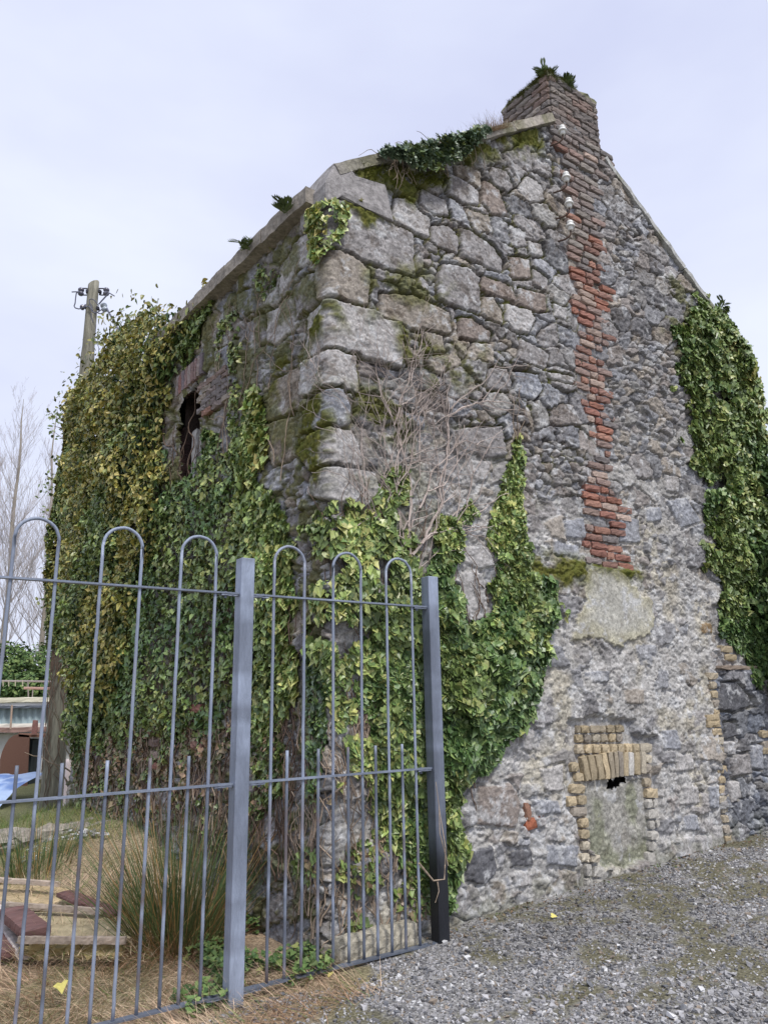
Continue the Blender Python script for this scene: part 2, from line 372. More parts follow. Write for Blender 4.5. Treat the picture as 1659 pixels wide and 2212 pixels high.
# crisp broken facets: every small cell has its own tilt
def facet(a, b, seed):
    _, I, lx, ly = cells(a, b, seed, .48)
    q_ = np.floor(I*99991)
    return (I-.5)*.5+(hsh(q_, q_*0, 6)-.5)*lx/a*1.5+(hsh(q_, q_*0, 7)-.5)*ly/b*1.5
wx = wx+.010*(fbm(U*50, Z*50, 15, 2)-.5)*2; wz = wz+.010*(fbm(U*50, Z*50, 16, 2)-.5)*2
fa1 = facet(.085, .055, 300); fa2 = facet(.036, .026, 310)
# mortar level
base_und = .03*(fbm(U*.8, Z*.8, 51, 2)-.5)*2
rough = (fbm(U*13, Z*13, 52, 5, .66)-.5)+.5*(.5-np.abs(fbm(U*10+8, Z*12, 59, 4, .6)-.5)*4)*.5
rough2 = (fbm(U*45+3, Z*45, 53, 3, .6)-.5)
layer = (fbm(U*9, Z*40, 54, 3)-.5)                        # slaty bedding
side = sstep(.0, -.15, U)
mort = -.042+.042*low+.030*(fbm(U*3.5+40, Z*3.5, 56, 3)-.5)*2*(1-.6*low)+(.010*fa1+.011*fa2)*(.5+.7*low)+.016*side-.028*ruin+.024*rough*(1+.7*low)+.014*rough2
st = -.012+.034*sstep(.0, .013, e)+.02*(ID-.5)+LX*(hsh(np.floor(ID*9999), ID*0, 3)-.5)*.25+LY*(hsh(np.floor(ID*9999), ID*0, 4)-.5)*.35
st += .014*rough+.008*rough2+.014*layer+.016*fa1+.008*fa2
st -= .019*low*(1-.8*(ID > .72))
st += .02*ruin
sl, d = field(T6([(470,560),(850,520),(1000,480),(1180,600),(1200,900),(1160,1000),(1180,1200),(900,1250),(800,1230),(520,1250),(330,1250),(330,1100),(400,900),(470,760)]), .2)
st[sl] -= .016*sstep(-.08, .12, d+.12*(fbm(U[sl]*5, Z[sl]*5, 57, 3)-.5)*2)
# colours
def pal(idv):
    k = np.stack([GR, (.25, .24, .235), (.27, .275, .295), (.265, .24, .225), (.33, .32, .305), (.23, .23, .24), TN, (.20, .195, .20)]).astype(np.float32)
    ii = (hsh(np.floor(idv*9999), idv*0, 77)*len(k)).astype(int) % len(k)
    return k[ii]*(.85+.3*hsh(np.floor(idv*9999), idv*0, 78))[..., None]
SCOL = pal(ID)
SCOL = np.where((ruin > .5)[..., None], SCOL*np.array([.62, .68, .78]), SCOL)
for px, colr, hh in stones:
    pw = uzp(px); quo = pw[:, 0].min() < .12 and pw[:, 0].max() > .12 and pw[:, 1].mean() > 2.9
    if quo: pw[:, 0] = np.where(pw[:, 0] < .07, pw[:, 0]-.20, pw[:, 0])
    sl = local(pw, .1); d = sdf(pw, (wx[sl]+U[sl]*1.5)/2.5, (wz[sl]+Z[sl]*1.5)/2.5)+(.018 if quo else .010)
    ins = d > 0
    jt = rng.uniform(.92, 1.08)
    seedv = int(rng.integers(1000))
    hgt = hh*.8-.030+.040*sstep(0, .014, d)+.009*rough[sl]+.007*rough2[sl]+.007*layer[sl]+.009*fa1[sl]+.005*fa2[sl]+rng.normal(0, .05)*(U[sl]-U[sl].mean())
    st[sl] = np.where(d > .0, hgt, np.where(d > -.018, -.045, st[sl]))
    e[sl] = np.where(ins, d, e[sl])
    SCOL[sl] = np.where(ins[..., None], np.array(colr)*jt, SCOL[sl])
# features: plaster patch, fireplace infill, ledge
MC = np.zeros(U.shape+(3,), np.float32)
mc_up = np.array([.115, .10, .085]); mc_lo = np.array([.42, .41, .395]); mc_si = np.array([.24, .225, .20])
lw = low[..., None]; sw = side[..., None]
MC[:] = mc_up*(1-lw)*(1-sw)+mc_lo*lw*(1-sw)+mc_si*sw
MC *= (.75+.5*fbm(U*5, Z*5, 61, 4, .6))[..., None]
yel = sstep(.55, .75, fbm(U*3+5, Z*3, 62, 3))*low
MC *= 1-yel[..., None]*np.array([0, .04, .16])
MC = np.where((ruin > .5)[..., None], MC*.7, MC)
sl, d = field(T6([(580,510),(700,510),(800,590),(900,680),(925,790),(850,850),(740,895),(650,870),(600,840),(520,860),(530,760),(570,700),(565,600)]))
d = d+.05*(fbm(U[sl]*9, Z[sl]*9, 66, 4, .65)-.5)*2
k = sstep(-.004, .004, d)
mort[sl] = mort[sl]*(1-k)+(.024+.006*rough[sl]+.003*rough2[sl])*k; st[sl] = st[sl]*(1-k)-.1*k
MC[sl] = MC[sl]*(1-k[..., None])+k[..., None]*np.array([.41, .40, .355])*(1-np.array([.0, .03, .18])*sstep(.16, .0, d)[..., None])*(.85+.3*fbm(U[sl]*6, Z[sl]*6, 63, 3))[..., None]
sl, d = field(T6([(590,1545),(700,1530),(880,1520),(890,1700),(900,1890),(800,1960),(670,1960),(610,1860),(590,1700)]))
k = sstep(-.006, .012, d)
mort[sl] = mort[sl]*(1-k)+(-.035+.03*rough[sl]+.008*rough2[sl])*k; st[sl] = st[sl]*(1-k)-.12*k
gm = .6*sstep(.50, .68, fbm(U[sl]*5+2, Z[sl]*4, 64, 3))[..., None]
MC[sl] = MC[sl]*(1-k[..., None])+k[..., None]*(np.array([.33, .32, .29])*(1-gm)+np.array([.20, .215, .13])*gm)*(.8+.4*fbm(U[sl]*12, Z[sl]*12, 65, 3))[..., None]
lx0 = uz(1120, 1215)[0]; lx1 = uz(1380, 1240)[0]; lz = uz(1250, 1215)[1]
ledge = sstep(lx0-.1, lx0+.05, U)*sstep(lx1+.6, lx1-.05, U)*sstep(lz+.02, lz-.02, Z+.02*rough*4)*.028
H = np.maximum(st, mort); msk = sstep(-.001, .010-.006*low, st-mort)*np.maximum(sstep(-.002, .010, e), low)
H = H+base_und+ledge
# shelter moss: joints, ledges and listed patches
gz = np.gradient(H, axis=0)/.0088
moss = np.zeros_like(U)
mossn = fbm(U*7+31, Z*7, 71, 4, .6)
for px, amt in [([(750,362),(800,360),(960,385),(950,400),(880,440),(820,400),(760,385)], 1.3), ([(725,430),(770,455),(830,480),(800,490),(760,470),(725,445)], 1.3),
    ([(790,575),(900,590),(960,630),(900,660),(810,620),(800,690),(785,650)], .8), ([(690,680),(720,660),(735,700),(700,720),(600,780),(570,900),(610,830),(650,740)], 1.0),
    ([(690,830),(715,860),(712,1040),(690,1060),(650,1020),(640,960)], 1.0), ([(755,850),(830,850),(900,900),(880,960),(800,940),(760,900)], .9),
    ([(860,720),(930,740),(900,790),(860,760)], 1.0), ([(920,760),(1040,760),(1010,830),(930,840)], .7), ([(1125,1208),(1255,1215),(1255,1255),(1180,1258),(1125,1240)], 1.2),
    ([(1275,1218),(1375,1222),(1380,1250),(1300,1240)], 1.2), ([(1090,290),(1150,280),(1170,320),(1110,330)], 1.1), ([(560,640),(690,560),(690,860),(600,1050),(540,900)], .62),
    ([(980,300),(1080,290),(1100,330),(990,350)], 1.0), ([(1440,600),(1500,620),(1470,780),(1430,720)], .7), ([(930,1240),(760,1030),(900,1000),(960,1100)], .35)]:
    sl, d = field(px, .25)
    moss[sl] = np.maximum(moss[sl], amt*sstep(-.10, .08, d+.12*(mossn[sl]-.5)*2)*sstep(.36, .52, mossn[sl]+.25*(amt-.8)+.25*(1-msk[sl])))
gen = sstep(.50, .62, mossn+.10*(1-msk))*(1-msk)*(1-low)*sstep(2.8, 3.6, Z)*sstep(3.4, 2.2, U)
moss = np.maximum(moss, gen*.9); moss = np.maximum(moss, sstep(.47, .60, mossn+.18*(1-msk))*side*.75)
moss = np.clip(moss, 0, 1)
C4 = lambda L: [(1078.4+.375*x, 83+.375*y) for x, y in L]
Ledge = C4([(250,440),(300,600),(340,740),(385,1000),(400,1100),(385,1250),(410,1430),(395,1640),(425,1730),(430,1950),(480,2130),(520,2212)])+T6([(600,90),(575,160),(600,210),(575,250),(600,300),(600,370),(578,440),(580,480)])
Redge = C4([(567,640),(578,800),(520,900),(530,1000),(570,1140),(560,1300),(580,1470),(575,1560),(560,1650),(610,1740),(600,1900),(620,1990),(590,2100),(620,2200)])+T6([(690,110),(720,150),(745,190),(755,240),(755,300),(745,400),(735,480)])
Lp = np.array([gs(*p) for p in Ledge]); Rp = np.array([gs(*p) for p in Redge])
Lp = Lp[np.argsort(Lp[:, 1])]; Rp = Rp[np.argsort(Rp[:, 1])]
band = sstep(-.03, .03, np.minimum(U+S0-np.interp(Z, Lp[:, 1], Lp[:, 0]), np.maximum(np.interp(Z, Rp[:, 1], Rp[:, 0]), np.interp(Z, Lp[:, 1], Lp[:, 0])+.30)-(U+S0)))*(Z > Lp[0, 1]-.04)
flat = base_und+.004+.010*rough+.006*fa2
H = H*(1-band)+np.minimum(H, flat)*band
C6c = lambda x, y: (1177.9+.1875*x, 1509.7+.1875*y)
for q_ in [[(230,240),(960,240),(980,420),(1210,440),(1210,870),(430,960),(440,1240),(470,1800),(640,1880),(650,2200),(400,2200),(340,1380),(190,1240)], [(1090,880),(1280,880),(1290,1950),(1120,1950)]]:
    sl, d = field([C6c(*p) for p in q_]); kb = sstep(-.03, .01, d); fl = .004+.010*rough[sl]+.006*fa2[sl]; H[sl] = H[sl]*(1-kb)+np.minimum(H[sl], fl)*kb
H = H+moss*(.012+.02*(vn(U*60, Z*60, 72)-.3)*(moss > .3))
lich = sstep(.56, .68, fbm(U*10+7, Z*10, 81, 5, .72))*.7
dark = sstep(.55, .66, fbm(U*9+17, Z*9, 82, 5, .75))*.68*(1-low*.55)
SCOL = SCOL*(1-.12*lw)+MC*.12*lw
COL = SCOL*msk[..., None]+MC*(1-msk[..., None])
COL *= (.74+.52*fbm(U*22, Z*22, 83, 4, .7))[..., None]*(1+.30*fa2)[..., None]
lich = lich*np.maximum(msk, low); COL = COL*(1-lich[..., None])+np.array([.52, .525, .53])*lich[..., None]
COL = COL*(1-dark[..., None]*np.array([.55, .6, .65]))
mg = vn(U*30, Z*30, 84)[..., None]
MOS = np.array([.075, .088, .016])*mg+np.array([.145, .14, .035])*(1-mg)
COL = COL*(1-moss[..., None])+MOS*moss[..., None]
ruinbase = sstep(.25, .0, Z-.045*(U+S0))*(U > 0)*.4*sstep(.4, .6, mossn)
COL = COL*(1-ruinbase[..., None])+np.array([.10, .11, .04])*ruinbase[..., None]
# outline of wall
S_ = U+S0
topz = np.where(U < 0, 5.16, np.where(S_ < 5.36, 5.30+.68*(S_-S0), 6.90-.72*(S_-5.72)))
keep = (Z < topz)
holes = []
win_px = [(388,872),(434,826),(436,1000),(428,1040),(400,1056),(384,1050),(392,960)]
holew = uzp([(392,880),(434,826),(440,860),(432,1036),(398,1052)])
keep &= ~(sdf(holew, U, Z) > 0)
holef = uzp(T6([(702,1528),(782,1520),(786,1543),(748,1550),(715,1566),(692,1556)]))
keep &= ~(sdf(holef, wx, wz) > 0)
H = np.where(Z > 99, 0, H)
P3, N3 = wallpos(U.ravel(), Z.ravel(), H.ravel())
idx = np.arange(NZ*NU).reshape(NZ, NU)
q = np.stack([idx[:-1, :-1], idx[:-1, 1:], idx[1:, 1:], idx[1:, :-1]], -1).reshape(-1, 4)
kk = keep[:-1, :-1] & keep[:-1, 1:] & keep[1:, 1:] & keep[1:, :-1]
q = q[kk.ravel()]
used = np.zeros(NZ*NU, bool); used[q.ravel()] = True; re = np.cumsum(used)-1
ma = MA(); ma.add(P3[used], re[q], COL.reshape(-1, 3)[used])
ma.build('rubble_wall', M_wall, cot, smooth=True)
def Hat(u, z):
    i = np.clip(np.searchsorted(ucol, u), 0, NU-1); j = np.clip(np.searchsorted(zrow, z), 0, NZ-1); return H[j, i]
del P3, N3, SCOL, MC, eb, es, idb, ids, lxb, lxs, lyb, lys

# core of the building behind the skin
def GP(s, z, b=0.0, w=0.0):
    """gable coordinates s, z; b metres in front of the gable; w metres back along the side wall"""
    p = NG*DG+G*s-NG*b+Wd*w; return np.array([p[0], p[1], z])
ma = MA()
inn = .34
o1 = [(S0+inn, -.3), (7.95, -.3), (7.95, 4.9), (5.36, 6.95), (S0+inn, 5.1)]
v = [GP(s, z, -inn) for s, z in o1]+[GP(s, z, -inn, 4.7) for s, z in o1]
nn = len(o1)
ma.add(v, [np.array([list(range(nn))]), np.array([list(range(nn, 2*nn))[::-1]]), np.array([[i, (i+1) % nn, nn+(i+1) % nn, nn+i] for i in range(nn)])], (.02, .019, .018))
ma.build('inner_wall', M_dark, cot)
ma = MA()   # far end and far side rough walls, so that the building closes
rbox(ma, GP(8.05, 2.3, -2.6, 0)+0, [G, -NG, (0, 0, 1)], (.14, 5.0, 5.3), GR, (2, 20, 20), .1, .01)
rbox(ma, GP(5.4, 2.45, -4.75), [G, -NG, (0, 0, 1)], (5.6, .2, 5.3), GR, (20, 2, 20), .1, .01)
ma.build('back_wall', M_slab, cot)
ma = MA()
def roofq(s1, z1, s2, z2):
    for i in range(14):
        w0 = .30+i*.33; w1 = w0+.34
        for j in range(10):
            a = j/10; b = (j+1)/10
            sa, za = s1+(s2-s1)*a, z1+(z2-z1)*a; sb, zb = s1+(s2-s1)*b, z1+(z2-z1)*b
            c = np.array([.13, .135, .15])*rng.uniform(.7, 1.2)
            h = rng.uniform(0, .012); ma.add([GP(sa, za+.02+h, 0, w0), GP(sa, za+.02+h, 0, w1), GP(sb, zb+h, 0, w1), GP(sb, zb+h, 0, w0)], np.array([[0, 1, 2, 3]]), c)
roofq(S0-.05, 5.20, 5.36, 7.06); roofq(8.1, 5.14, 5.36, 7.06)
ma.build('slate_roof', M_roof, cot)

# coping slabs up the gable
def slab(name, s0, z0, s1, z1, th, front, back, col, seg=(14, 8, 3)):
    a = GP(s0, z0); b = GP(s1, z1); d = b-a; Ln = np.linalg.norm(d); d /= Ln; n = np.cross(d, -NG); n = n*np.sign(n[2])
    c = (a+b)/2+n*th/2-NG*((front-back)/2)
    m = MA(); V, Fc = boxtmpl(*seg); w = V*np.array([Ln-.012, front+back, th])
    x = w[:, 0]+rng.uniform(0, 9); w[:, 1] += .014*(fbm(x*7, w[:, 2]*9, 5, 3)-.5)*2; w[:, 2] += .012*(fbm(x*8, w[:, 1]*8, 6, 3)-.5)*2
    cc = np.array(col)*(.8+.4*fbm(x*9, w[:, 1]*9+w[:, 2]*9, 9, 3))[:, None]
    gm = sstep(.55, .7, fbm(x*5+3, w[:, 1]*6, 19, 3))[:, None]*.6; cc = cc*(1-gm)+np.array([.13, .13, .05])*gm
    m.add(c+w @ np.array([d, -NG, n]), Fc, cc); o = m.build(name, M_slab, cot, smooth=False); return o
lt = lambda s: 5.30+.68*(s-S0)
ss = [2.50, 3.25, 3.85, 4.42, 4.98, 5.06]
for i in range(4): slab('coping_slab', ss[i], lt(ss[i])+rng.normal(0, .006), ss[i+1], lt(ss[i+1]), .085, .075, .33, (.30, .28, .245) if i != 3 else (.42, .38, .33))
rtz = lambda s: 6.90-.72*(s-5.72)
ss = [5.70, 6.3, 6.9, 7.5, 8.05]
for i in range(4): slab('coping_slab', ss[i], rtz(ss[i])+rng.normal(0, .004), ss[i+1], rtz(ss[i+1]), .055, .06, .33, (.42, .42, .40))
# kneeler block at the eaves corner
kp = [gs(690, 452), gs(720, 432), gs(775, 460), gs(838, 487), gs(824, 412), gs(756, 392), gs(738, 362), gs(712, 362), gs(684, 398)]
ma = MA(); kn = len(kp)
n0 = [np.array(GP(max(s, 2.40) if z > 0 else s, z, .075)) for s, z in kp]; n1_ = [np.array(GP(max(s, 2.40), z, -.02, .28)) for s, z in kp]
# subdivided prism
cen = sum(n0)/kn; rings = [cen*.35+np.array(n0)*.65, cen*.05+np.array(n0)*.95, np.array(n0)+NG*.015]+[np.array(n0)*(1-t)+np.array(n1_)*t for t in (.25, .6, 1)]
V = [cen]+[r for r in rings]; V = np.concatenate([[cen]]+[np.array(r) for r in rings]); V += rng.normal(0, .004, V.shape)
fs3 = np.array([[0, 1+i, 1+(i+1) % kn] for i in range(kn)]); fs4 = np.array([[1+r*kn+i, 1+(r+1)*kn+i, 1+(r+1)*kn+(i+1) % kn, 1+r*kn+(i+1) % kn] for r in range(5) for i in range(kn)])
ma.add(V, [fs3, fs4, np.array([[1+5*kn+i for i in range(kn)][::-1]])], np.array(GR)*1.12)
ma.build('kneeler_stone', M_slab, cot)
# eaves course along the side wall
ma = MA()
bw = [.12, .80, 1.45, 2.1, 2.75, 3.3]
for i in range(5):
    w0, w1 = bw[i], bw[i+1]-.01; c = K+Wd*((w0+w1)/2)-NS*.02; c = np.array([c[0], c[1], 5.205+rng.normal(0, .006)])
    V, Fc = boxtmpl(20, 6, 3); w = V*np.array([w1-w0, .32, .13]); x = w[:, 0]+i*3
    w[:, 2] += .012*(fbm(x*7, w[:, 1]*8, 5, 3)-.5)*2; w[:, 1] += .014*(fbm(x*7, w[:, 2]*9, 6, 3)-.5)*2
    cc = np.array([.30, .27, .235])*(.7+.5*fbm(x*6, w[:, 1]*9+w[:, 2]*9, 9, 3))[:, None]
    ma.add(c+w @ np.array([Wd, NS, (0, 0, 1)]), Fc, cc)
ma.build('eaves_course', M_slab, cot)

# brick helpers ------------------------------------------------------
def bcolo():
    return bcol('old')*.55+np.array([.25, .235, .225])*.45*rng.uniform(.85, 1.1)
def bcol(kind):
    r = rng.random()
    if kind == 'old': c = [(.24, .185, .165), (.21, .175, .165), (.27, .20, .17), (.19, .17, .165), (.30, .26, .22), (.32, .19, .15)][min(5, int(r*5.5))]
    elif kind == 'red': c = [(.31, .15, .11), (.28, .14, .11), (.36, .20, .15), (.27, .16, .13), (.40, .31, .26), (.27, .20, .175)][int(r*6)]
    else: c = [(.44, .36, .24), (.41, .34, .23), (.48, .39, .255), (.39, .335, .25), (.48, .43, .34), (.35, .31, .26)][int(r*6)]
    return np.array(c)*rng.uniform(.85, 1.12)
GAX = [G, (0, 0, 1), -NG]
def brick_at(ma, s, z, Lh, hh, depth, col, ang=0., jit=.0028, front=.02, b0=None):
    ca, sa = math.cos(ang), math.sin(ang); a1 = G*ca+np.array([0, 0, sa]); a2 = -G*sa+np.array([0, 0, ca])
    b = (float(Hat(s-S0, z)) if b0 is None else b0)
    rbox(ma, GP(s, z, front-depth/2+0*b), [a1, a2, -NG], (Lh, hh, depth), col, (5, 3, 3), .22, jit)
ma = MA(); z = Lp[0, 1]; ci = 0; ztop = 7.0
while z < ztop:
    s0 = np.interp(z, Lp[:, 1], Lp[:, 0]); s1 = np.interp(z, Rp[:, 1], Rp[:, 0])
    if z > 6.45: s1 = min(s1, 5.68)
    s1 = max(s1, s0+.30)
    s0 += rng.normal(0, .02); s1 += rng.normal(.02, .03)
    hb = .062; s = s0-(.11 if ci % 2 else 0)
    while s < s1-.03:
        Lb = (.215 if rng.random() < .7 else .105); c = s+Lb/2
        if s > s0-.05 and not (rng.random() < .07):
            up_w = sstep(5.2, 6.3, z)
            kind = 'old' if rng.random() < up_w*.85+.10 else 'red'
            f = .018+.012*rng.random()+float(np.clip(base_und[np.searchsorted(zrow, z)-1, np.searchsorted(ucol, c-S0)-1], -.03, .03))+.004
            if z > 5: f += .01
            brick_at(ma, c, z+rng.normal(0, .003), Lb-.012, hb-rng.uniform(0, .006), .12, bcolo() if (kind == 'old' and z > 4.6) else bcol(kind), rng.normal(0, .02), front=f)
        s += Lb
    z += .0735; ci += 1
ma.build('brick_flue', M_brick, cot)
# yellow brick fireplace surround: voussoirs, courses over and both jambs
C6b = lambda x, y: gs(1177.9+.1875*x, 1509.7+.1875*y)   # crop (1420,1820) scale 4.4235
ma = MA()
def quadbrick(ma, pts, col, front=.03, depth=.1):
    p = np.array([C6b(*q) for q in pts]); c = p.mean(0); w = ((p[1]-p[0])+(p[2]-p[3]))/2; h = ((p[0]-p[3])+(p[1]-p[2]))/2
    ang = math.atan2(w[1], w[0]); Lb = np.linalg.norm(w)*.97; hb = np.linalg.norm(h)*.97
    brick_at(ma, c[0], c[1], Lb, hb, depth, col, ang, front=front)
tops = [(345,665),(430,645),(515,640),(590,628),(665,612),(730,600),(785,600),(845,602),(905,612),(970,605),(1045,605),(1115,605)]
bots = [(415,940),(480,938),(560,930),(635,925),(705,918),(755,905),(800,895),(850,890),(905,885),(975,880),(1045,865),(1110,855)]
for i in range(11):
    a, b, c, d = tops[i], tops[i+1], bots[i+1], bots[i]
    p = np.array([C6b(*a), C6b(*b), C6b(*c), C6b(*d)]); cc = p.mean(0); mid = (p[0]+p[1]-p[2]-p[3])/2; hl = np.linalg.norm(mid); ang = math.atan2(mid[1], mid[0])-math.pi/2
    wid = (np.linalg.norm(p[0]-p[1])+np.linalg.norm(p[2]-p[3]))/2
    col = bcol('yel') if i != 8 else np.array([.62, .60, .56])
    brick_at(ma, cc[0], cc[1], wid*.93, hl, .1, col, ang, front=.05)
rows = [((315,500),(1190,490),110,[0,100,190,290,390,475,560,650,730,880],0), ((315,385),(870,375),100,[0,95,190,290,380,470,555],0), ((320,285),(940,275),90,[0,55,160,350,450,560],0)]
for (x0, y0), (x1, y1), hh, cuts, _ in rows:
    for i in range(len(cuts)-1):
        a = x0+cuts[i]; b = x0+cuts[i+1]; ys = y0+(y1-y0)*(a-x0)/(x1-x0)+20
        col = bcol('yel')*(1 if hh == 110 else .8); quadbrick(ma, [(a+4, ys), (b-4, ys), (b-4, ys+hh), (a+4, ys+hh)], col, .04 if hh == 110 else .032)
for q4 in [(255,730,350,840),(310,850,405,950),(250,975,425,1090),(215,1120,320,1240),(335,1110,440,1220),(270,1240,445,1355),(355,1370,455,1480),(360,1500,465,1610),(385,1630,475,1740),(375,1775,480,1880),(485,1790,590,1880),(425,1900,500,2040),(520,1920,635,2050),(425,2060,500,2160),(520,2075,635,2170),
           (1110,640,1185,740),(1105,750,1185,850),(1100,915,1180,1010),(1120,1030,1255,1140),(1130,1150,1195,1255),(1200,1150,1250,1250),(1140,1270,1265,1380),(1155,1395,1220,1500),(1230,1395,1270,1480),(1160,1515,1260,1620),(1170,1640,1230,1750),(1130,1760,1230,1920)]:
    x0, y0, x1, y1 = q4; col = bcol('yel')
    if y0 > 1880 or (x0 > 1100 and y0 > 1100): col = np.array([.46, .44, .40])*rng.uniform(.85, 1.1)
    quadbrick(ma, [(x0, y0), (x1, y0-4), (x1, y1-4), (x0, y1)], col, .035+.01*rng.random())
ma.build('yellow_brick_surround', M_brick, cot)
# yellow brick quoin line at the right
ma = MA()
e2 = T6([(1190,1010),(1200,1080),(1210,1150),(1215,1210),(1220,1300),(1228,1400),(1236,1500),(1246,1600),(1256,1700),(1266,1790),(1280,1860)])
ep = np.array([gs(*p) for p in e2]); ep = ep[np.argsort(ep[:, 1])]; z = ep[0, 1]
while z < ep[-1, 1]:
    s = np.interp(z, ep[:, 1], ep[:, 0]); Lb = .16 if rng.random() < .5 else .1
    brick_at(ma, s+rng.normal(0, .01), z, Lb, .066, .1, bcol('yel')*.95, 0, front=.035); z += .082
ma.build('yellow_brick_jamb', M_brick, cot)
for x, y in [(1190, 1235), (1195, 1262), (1255, 905), (1275, 945), (1450, 1310), (1460, 1360), (1455, 1390)]:
    s, zz = gs(*T6([(x, y)])[0]); ma = MA(); brick_at(ma, s, zz, .2, .066, .1, bcol('yel')*.85, 0, front=.045); ma.build('brick', M_brick, cot)
for (x, y, Lb, hb, a) in [(345, 1735, .2, .085, .12), (308, 1680, .06, .12, 0)]:
    s, zz = gs(*T6([(x, y)])[0]); ma = MA(); brick_at(ma, s, zz, Lb, hb, .12, (.36, .13, .075) if x > 320 else (.30, .17, .12), a, front=.035); ma.build('patch_brick', M_brick, cot)
s, zz = gs(*T6([(1310, 995)])[0]); ma = MA(); rbox(ma, GP(s, zz, .0), [G, (0, 0, 1), -NG], (.62, .035, .12), (.25, .20, .16), (8, 2, 2), .2, .004)
ma.build('old_lintel', M_wood, cot)
# recess behind the small hole
def recess(name, poly, depth, col, parent):
    u0, z0 = poly[:, 0].min()-.02, poly[:, 1].min()-.02; u1, z1 = poly[:, 0].max()+.02, poly[:, 1].max()+.02
    m = MA(); fr, _ = wallpos(np.array([u0, u1, u1, u0]), np.array([z0, z0, z1, z1]), np.full(4, -.055)); bk, _ = wallpos(np.array([u0, u1, u1, u0]), np.array([z0, z0, z1, z1]), np.full(4, -depth))
    m.add(np.concatenate([fr, bk]), [np.array([[0, 4, 5, 1], [1, 5, 6, 2], [2, 6, 7, 3], [3, 7, 4, 0]])], col)
    m.add(bk, np.array([[0, 1, 2, 3]]), (.01, .01, .01)); return m.build(name, M_slab, parent)  # back painted near-black, the shade inside put into its colour
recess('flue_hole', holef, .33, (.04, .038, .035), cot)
# window: reveal, brick lintel and jamb, decayed frame
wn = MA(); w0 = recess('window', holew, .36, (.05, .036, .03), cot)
SAX = [Wd, (0, 0, 1), NS]
def SP(u, z, off=0.): return wallpos(np.array([u]), np.array([z]), np.array([off]))[0][0]
ma = MA()
for (xa, ya), (xb, yb), wd in [((411, 925), (405, 1050), .10), ((424, 900), (422, 1045), .06)]:
    a = np.array(SP(*uz(xa, ya), -.08)); b = np.array(SP(*uz(xb, yb), -.08)); d = b-a; Ln = np.linalg.norm(d); d /= Ln
    x = np.cross(d, NS); rbox(ma, (a+b)/2, [d, x, NS], (Ln, wd, .07), (.42, .41, .39), (14, 3, 3), .15, .004, .1)
ma.build('window_frame', M_wood, w0)
ma = MA()
for i in range(9):   # upright lintel bricks
    x = 392+i*6.5; y = 862-i*6.0
    u, z = uz(x, y-20); p = SP(u, z+.03, -.01)
    rbox(ma, p, SAX, (.065, .215, .12), bcol('old')*np.array([.95, .9, 1.0]), (3, 5, 3), .2, .004)
ma.build('brick_arch', M_brick, cot); ma = MA()
for r in range(6):
    for k in range(3):
        u, z = uz(446, 838+r*12); u += k*.2+(.1 if r % 2 else 0)
        p = SP(u, z, .005); rbox(ma, p, SAX, (.195, .06, .1), bcol('old'), (5, 3, 3), .2, .004)
ma.build('brick_lintel', M_brick, cot); ma = MA()
for r in range(13):
    u, z = uz(388, 925+r*9.5); rbox(ma, SP(u-.10, z, -.07), SAX, (.16, .062, .12), np.array([.09, .055, .05])*rng.uniform(.6, 1.2), (5, 3, 3), .2, .004)
ma.build('brick_jamb', M_brick, cot)
for x, y in [(342, 1530), (344, 1555), (343, 1580), (346, 1604), (350, 1630), (437, 1530), (440, 1610), (352, 1655)]:
    u, z = uz(x, y); ma = MA(); rbox(ma, SP(u, z, .02), SAX, (.21, .066, .1), bcol('red')*.8, (5, 3, 3), .2, .004); ma.build('brick', M_brick, cot)

# chimney
ma = MA()
c0, c1, cz0, cz1, cdp = 5.0, 5.71, 6.75, 7.62, .62
PR = -NG
ma2c = GP((c0+c1)/2, (cz0+cz1)/2, 0)-0
cw = Wd
def chp(s, w, z, b=0.): p = NG*DG+G*s-NG*b+Wd*w; return np.array([p[0], p[1], z])
core = [chp(c0+.02, .0, cz0, 0), chp(c1-.02, .0, cz0, 0), chp(c1-.02, cdp-.02, cz0), chp(c0+.02, cdp-.02, cz0)]
top = [p+np.array([0, 0, cz1-cz0-.01]) for p in core]
ma.add(core+top, np.array([[0, 1, 5, 4], [1, 2, 6, 5], [2, 3, 7, 6], [3, 0, 4, 7], [4, 5, 6, 7]]), (.22, .20, .18))
z = cz0+.03; r = 0
Wl = cdp
while z < cz1-.02:
    for side_ in range(4):
        Lt = (c1-c0) if side_ in (0, 2) else Wl
        s = -(.107 if r % 2 else 0)
        while s < Lt-.02:
            a = max(s, 0); b = min(s+.215, Lt)
            if b-a > .04:
                m_ = (a+b)/2; o = .008+.012*rng.random()
                if side_ == 0: p = chp(c0+m_, 0, z, o-.035); ax = [G, (0, 0, 1), -NG]
                elif side_ == 2: p = chp(c0+m_, Wl, z, .035); ax = [G, (0, 0, 1), -NG]
                elif side_ == 1: p = chp(c1, m_, z)-G*.035+G*o; ax = [Wd, (0, 0, 1), G]
                else: p = chp(c0, m_, z)+G*.035-G*o; ax = [Wd, (0, 0, 1), -G]
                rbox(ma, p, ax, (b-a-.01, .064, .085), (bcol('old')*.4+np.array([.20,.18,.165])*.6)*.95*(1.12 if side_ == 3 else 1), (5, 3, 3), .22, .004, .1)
            s += .215
    z += .0735; r += 1
rbox(ma, (chp(c0, 0, cz1+.01)+chp(c1, cdp, cz1+.01))/2, [G, Wd, (0, 0, 1)], (c1-c0+.03, cdp+.03, .07), (.20, .20, .13), (14, 12, 2), .3, .008)
ma.build('chimney', M_brick, cot)
